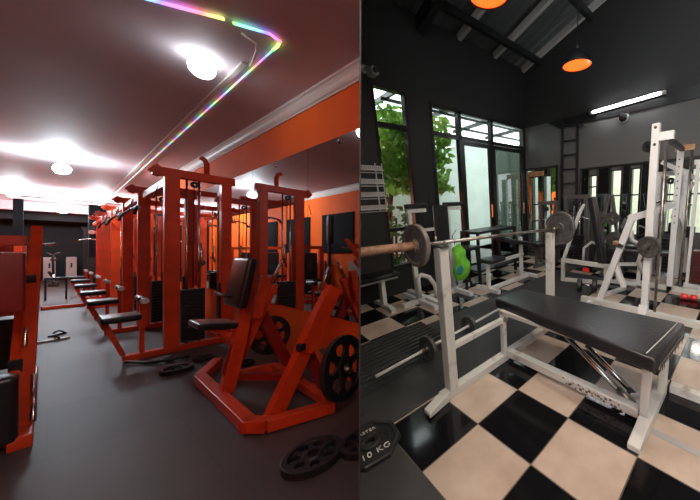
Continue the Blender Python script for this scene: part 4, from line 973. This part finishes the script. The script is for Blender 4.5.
# bar at lower right: floor rail of a neighbouring bench
t = thing('floor_rail', 'worn yellow-white floor rail of the next bench, right of the bench legs', 'rail', (.1, 2.03, 0))
obj('rail_beam', G().box(-.285, 1.0, 2.00, 2.06, .0, .06), W_, t, bevel=.004)
obj('rail_post', G().box(.94, 1.0, 2.00, 2.06, .06, .9), W_, t, bevel=.004)
obj('rubber_strip', G().box(-.29, 1.2, 1.555, 1.60, .0003, .004), M['zinc'], None, 'grey tape strip stuck across the beige tile right of the bench legs', 'tape', loc=(.3, 1.74, 0))

# ---- courtyard plants
def foliage(n, box, size, mt, seed):
    random.seed(seed); g = G()
    cs = [Vector([random.uniform(a, b) for a, b in box]) for _ in range(max(6, n // 28))]
    for k in range(n):
        c = random.choice(cs) + Vector([random.gauss(0, .13) for _ in range(3)])
        c = Vector([min(max(c[i], box[i][0]), box[i][1]) for i in range(3)])
        d = Vector((random.uniform(-1, 1), random.uniform(-1, 1), random.uniform(-1.1, .3))).normalized(); u = d.orthogonal().normalized()
        u = (Matrix.Rotation(random.uniform(0, 6.28), 3, d) @ u); nrm = d.cross(u); s = size * random.uniform(.6, 1.3)
        pts = [(0, 0), (.3, .28), (.65, .25), (1, 0), (.65, -.25), (.3, -.28)]
        v = [g.bm.verts.new(c + d * s * a + u * s * b_ + nrm * (.06 * s * (1 if b_ else 0))) for a, b_ in pts]
        g.bm.faces.new((v[0], v[1], v[2], v[3])); g.bm.faces.new((v[0], v[3], v[4], v[5]))
    return g
t = thing('potted_tree', 'leafy green tree in the courtyard behind the left window', 'tree', (-4.7, 2.3, 0))
obj('foliage', foliage(2100, ((-5.0, -4.15), (1.95, 3.3), (1.6, 2.85)), .15, 'leaf', 11), M['leaf'], t, kind='stuff')
obj('trunk', G().tube([(-4.95, 2.35, .3), (-4.93, 2.4, 1.2), (-4.7, 2.45, 1.9), (-4.65, 2.5, 2.6)], [.05, .045, .035, .02], 10).tube([(-4.93, 2.4, 1.3), (-4.6, 2.2, 2.0), (-4.4, 2.1, 2.5)], .022, 8).tube([(-4.75, 2.43, 1.8), (-4.5, 2.8, 2.2), (-4.4, 3.0, 2.3)], .018, 8), M['bark'], t)
obj('pot', G().lathe([(0, 0), (.16, 0), (.22, .36), (.2, .36), (.18, .3), (0, .3)], (-4.98, 2.35, 0), n=24), M['concrete'], t)
t = thing('garden_shrub', 'darker green shrub low in the courtyard behind the left window', 'shrub', (-4.5, 2.2, 0))
obj('foliage', foliage(420, ((-4.58, -4.12), (1.85, 2.75), (.35, 1.3)), .11, 'leaf2', 5), M['leaf2'], t, kind='stuff')
obj('stem', G().tube([(-4.45, 2.2, 0), (-4.45, 2.22, .6), (-4.5, 2.3, 1.1)], .02, 8).tube([(-4.45, 2.2, .3), (-4.3, 2.4, .8)], .015, 8), M['bark'], t)

# ---------------------------------------------------------------- set the orange gym in place, cut both rooms at the partition
bpy.context.view_layer.update()
for o in LEFT: o.matrix_world = TL @ Matrix.Translation(o.location)
bpy.context.view_layer.update()
nW = (TL.to_3x3() @ nL).normalized(); pW = TL @ Vector((0, 0, HL))
def allkids(o):
    yield o
    for c in bpy.data.objects:
        if c.parent == o: yield from allkids(c)
def clip(roots, sgn, eps):
    for r in roots:
        if r.name.startswith('wall_partition'): continue
        for o in list(allkids(r)):
            if o.type != 'MESH': continue
            mw = o.matrix_world
            ds = [((mw @ Vector(c)) - pW).dot(nW) * sgn - eps for c in o.bound_box]
            if min(ds) >= 0: continue
            me = o.data.copy() if o.data.users > 1 else o.data
            bm = bmesh.new(); bm.from_mesh(me)
            inv = mw.inverted(); co = inv @ (pW + nW * sgn * eps); no = (mw.to_3x3().transposed() @ (nW * sgn)).normalized()
            res = bmesh.ops.bisect_plane(bm, geom=bm.verts[:] + bm.edges[:] + bm.faces[:], plane_co=co, plane_no=no, clear_inner=True)
            ed = [e for e in res['geom_cut'] if isinstance(e, bmesh.types.BMEdge)]
            if ed:
                try: bmesh.ops.holes_fill(bm, edges=ed, sides=0)
                except Exception: pass
            if len(bm.verts) == 0:
                bm.free(); bpy.data.objects.remove(o, do_unlink=True); continue
            bm.to_mesh(me); bm.free(); o.data = me
clip(LEFT, -1, .003); clip(RIGHT, 1, .003)
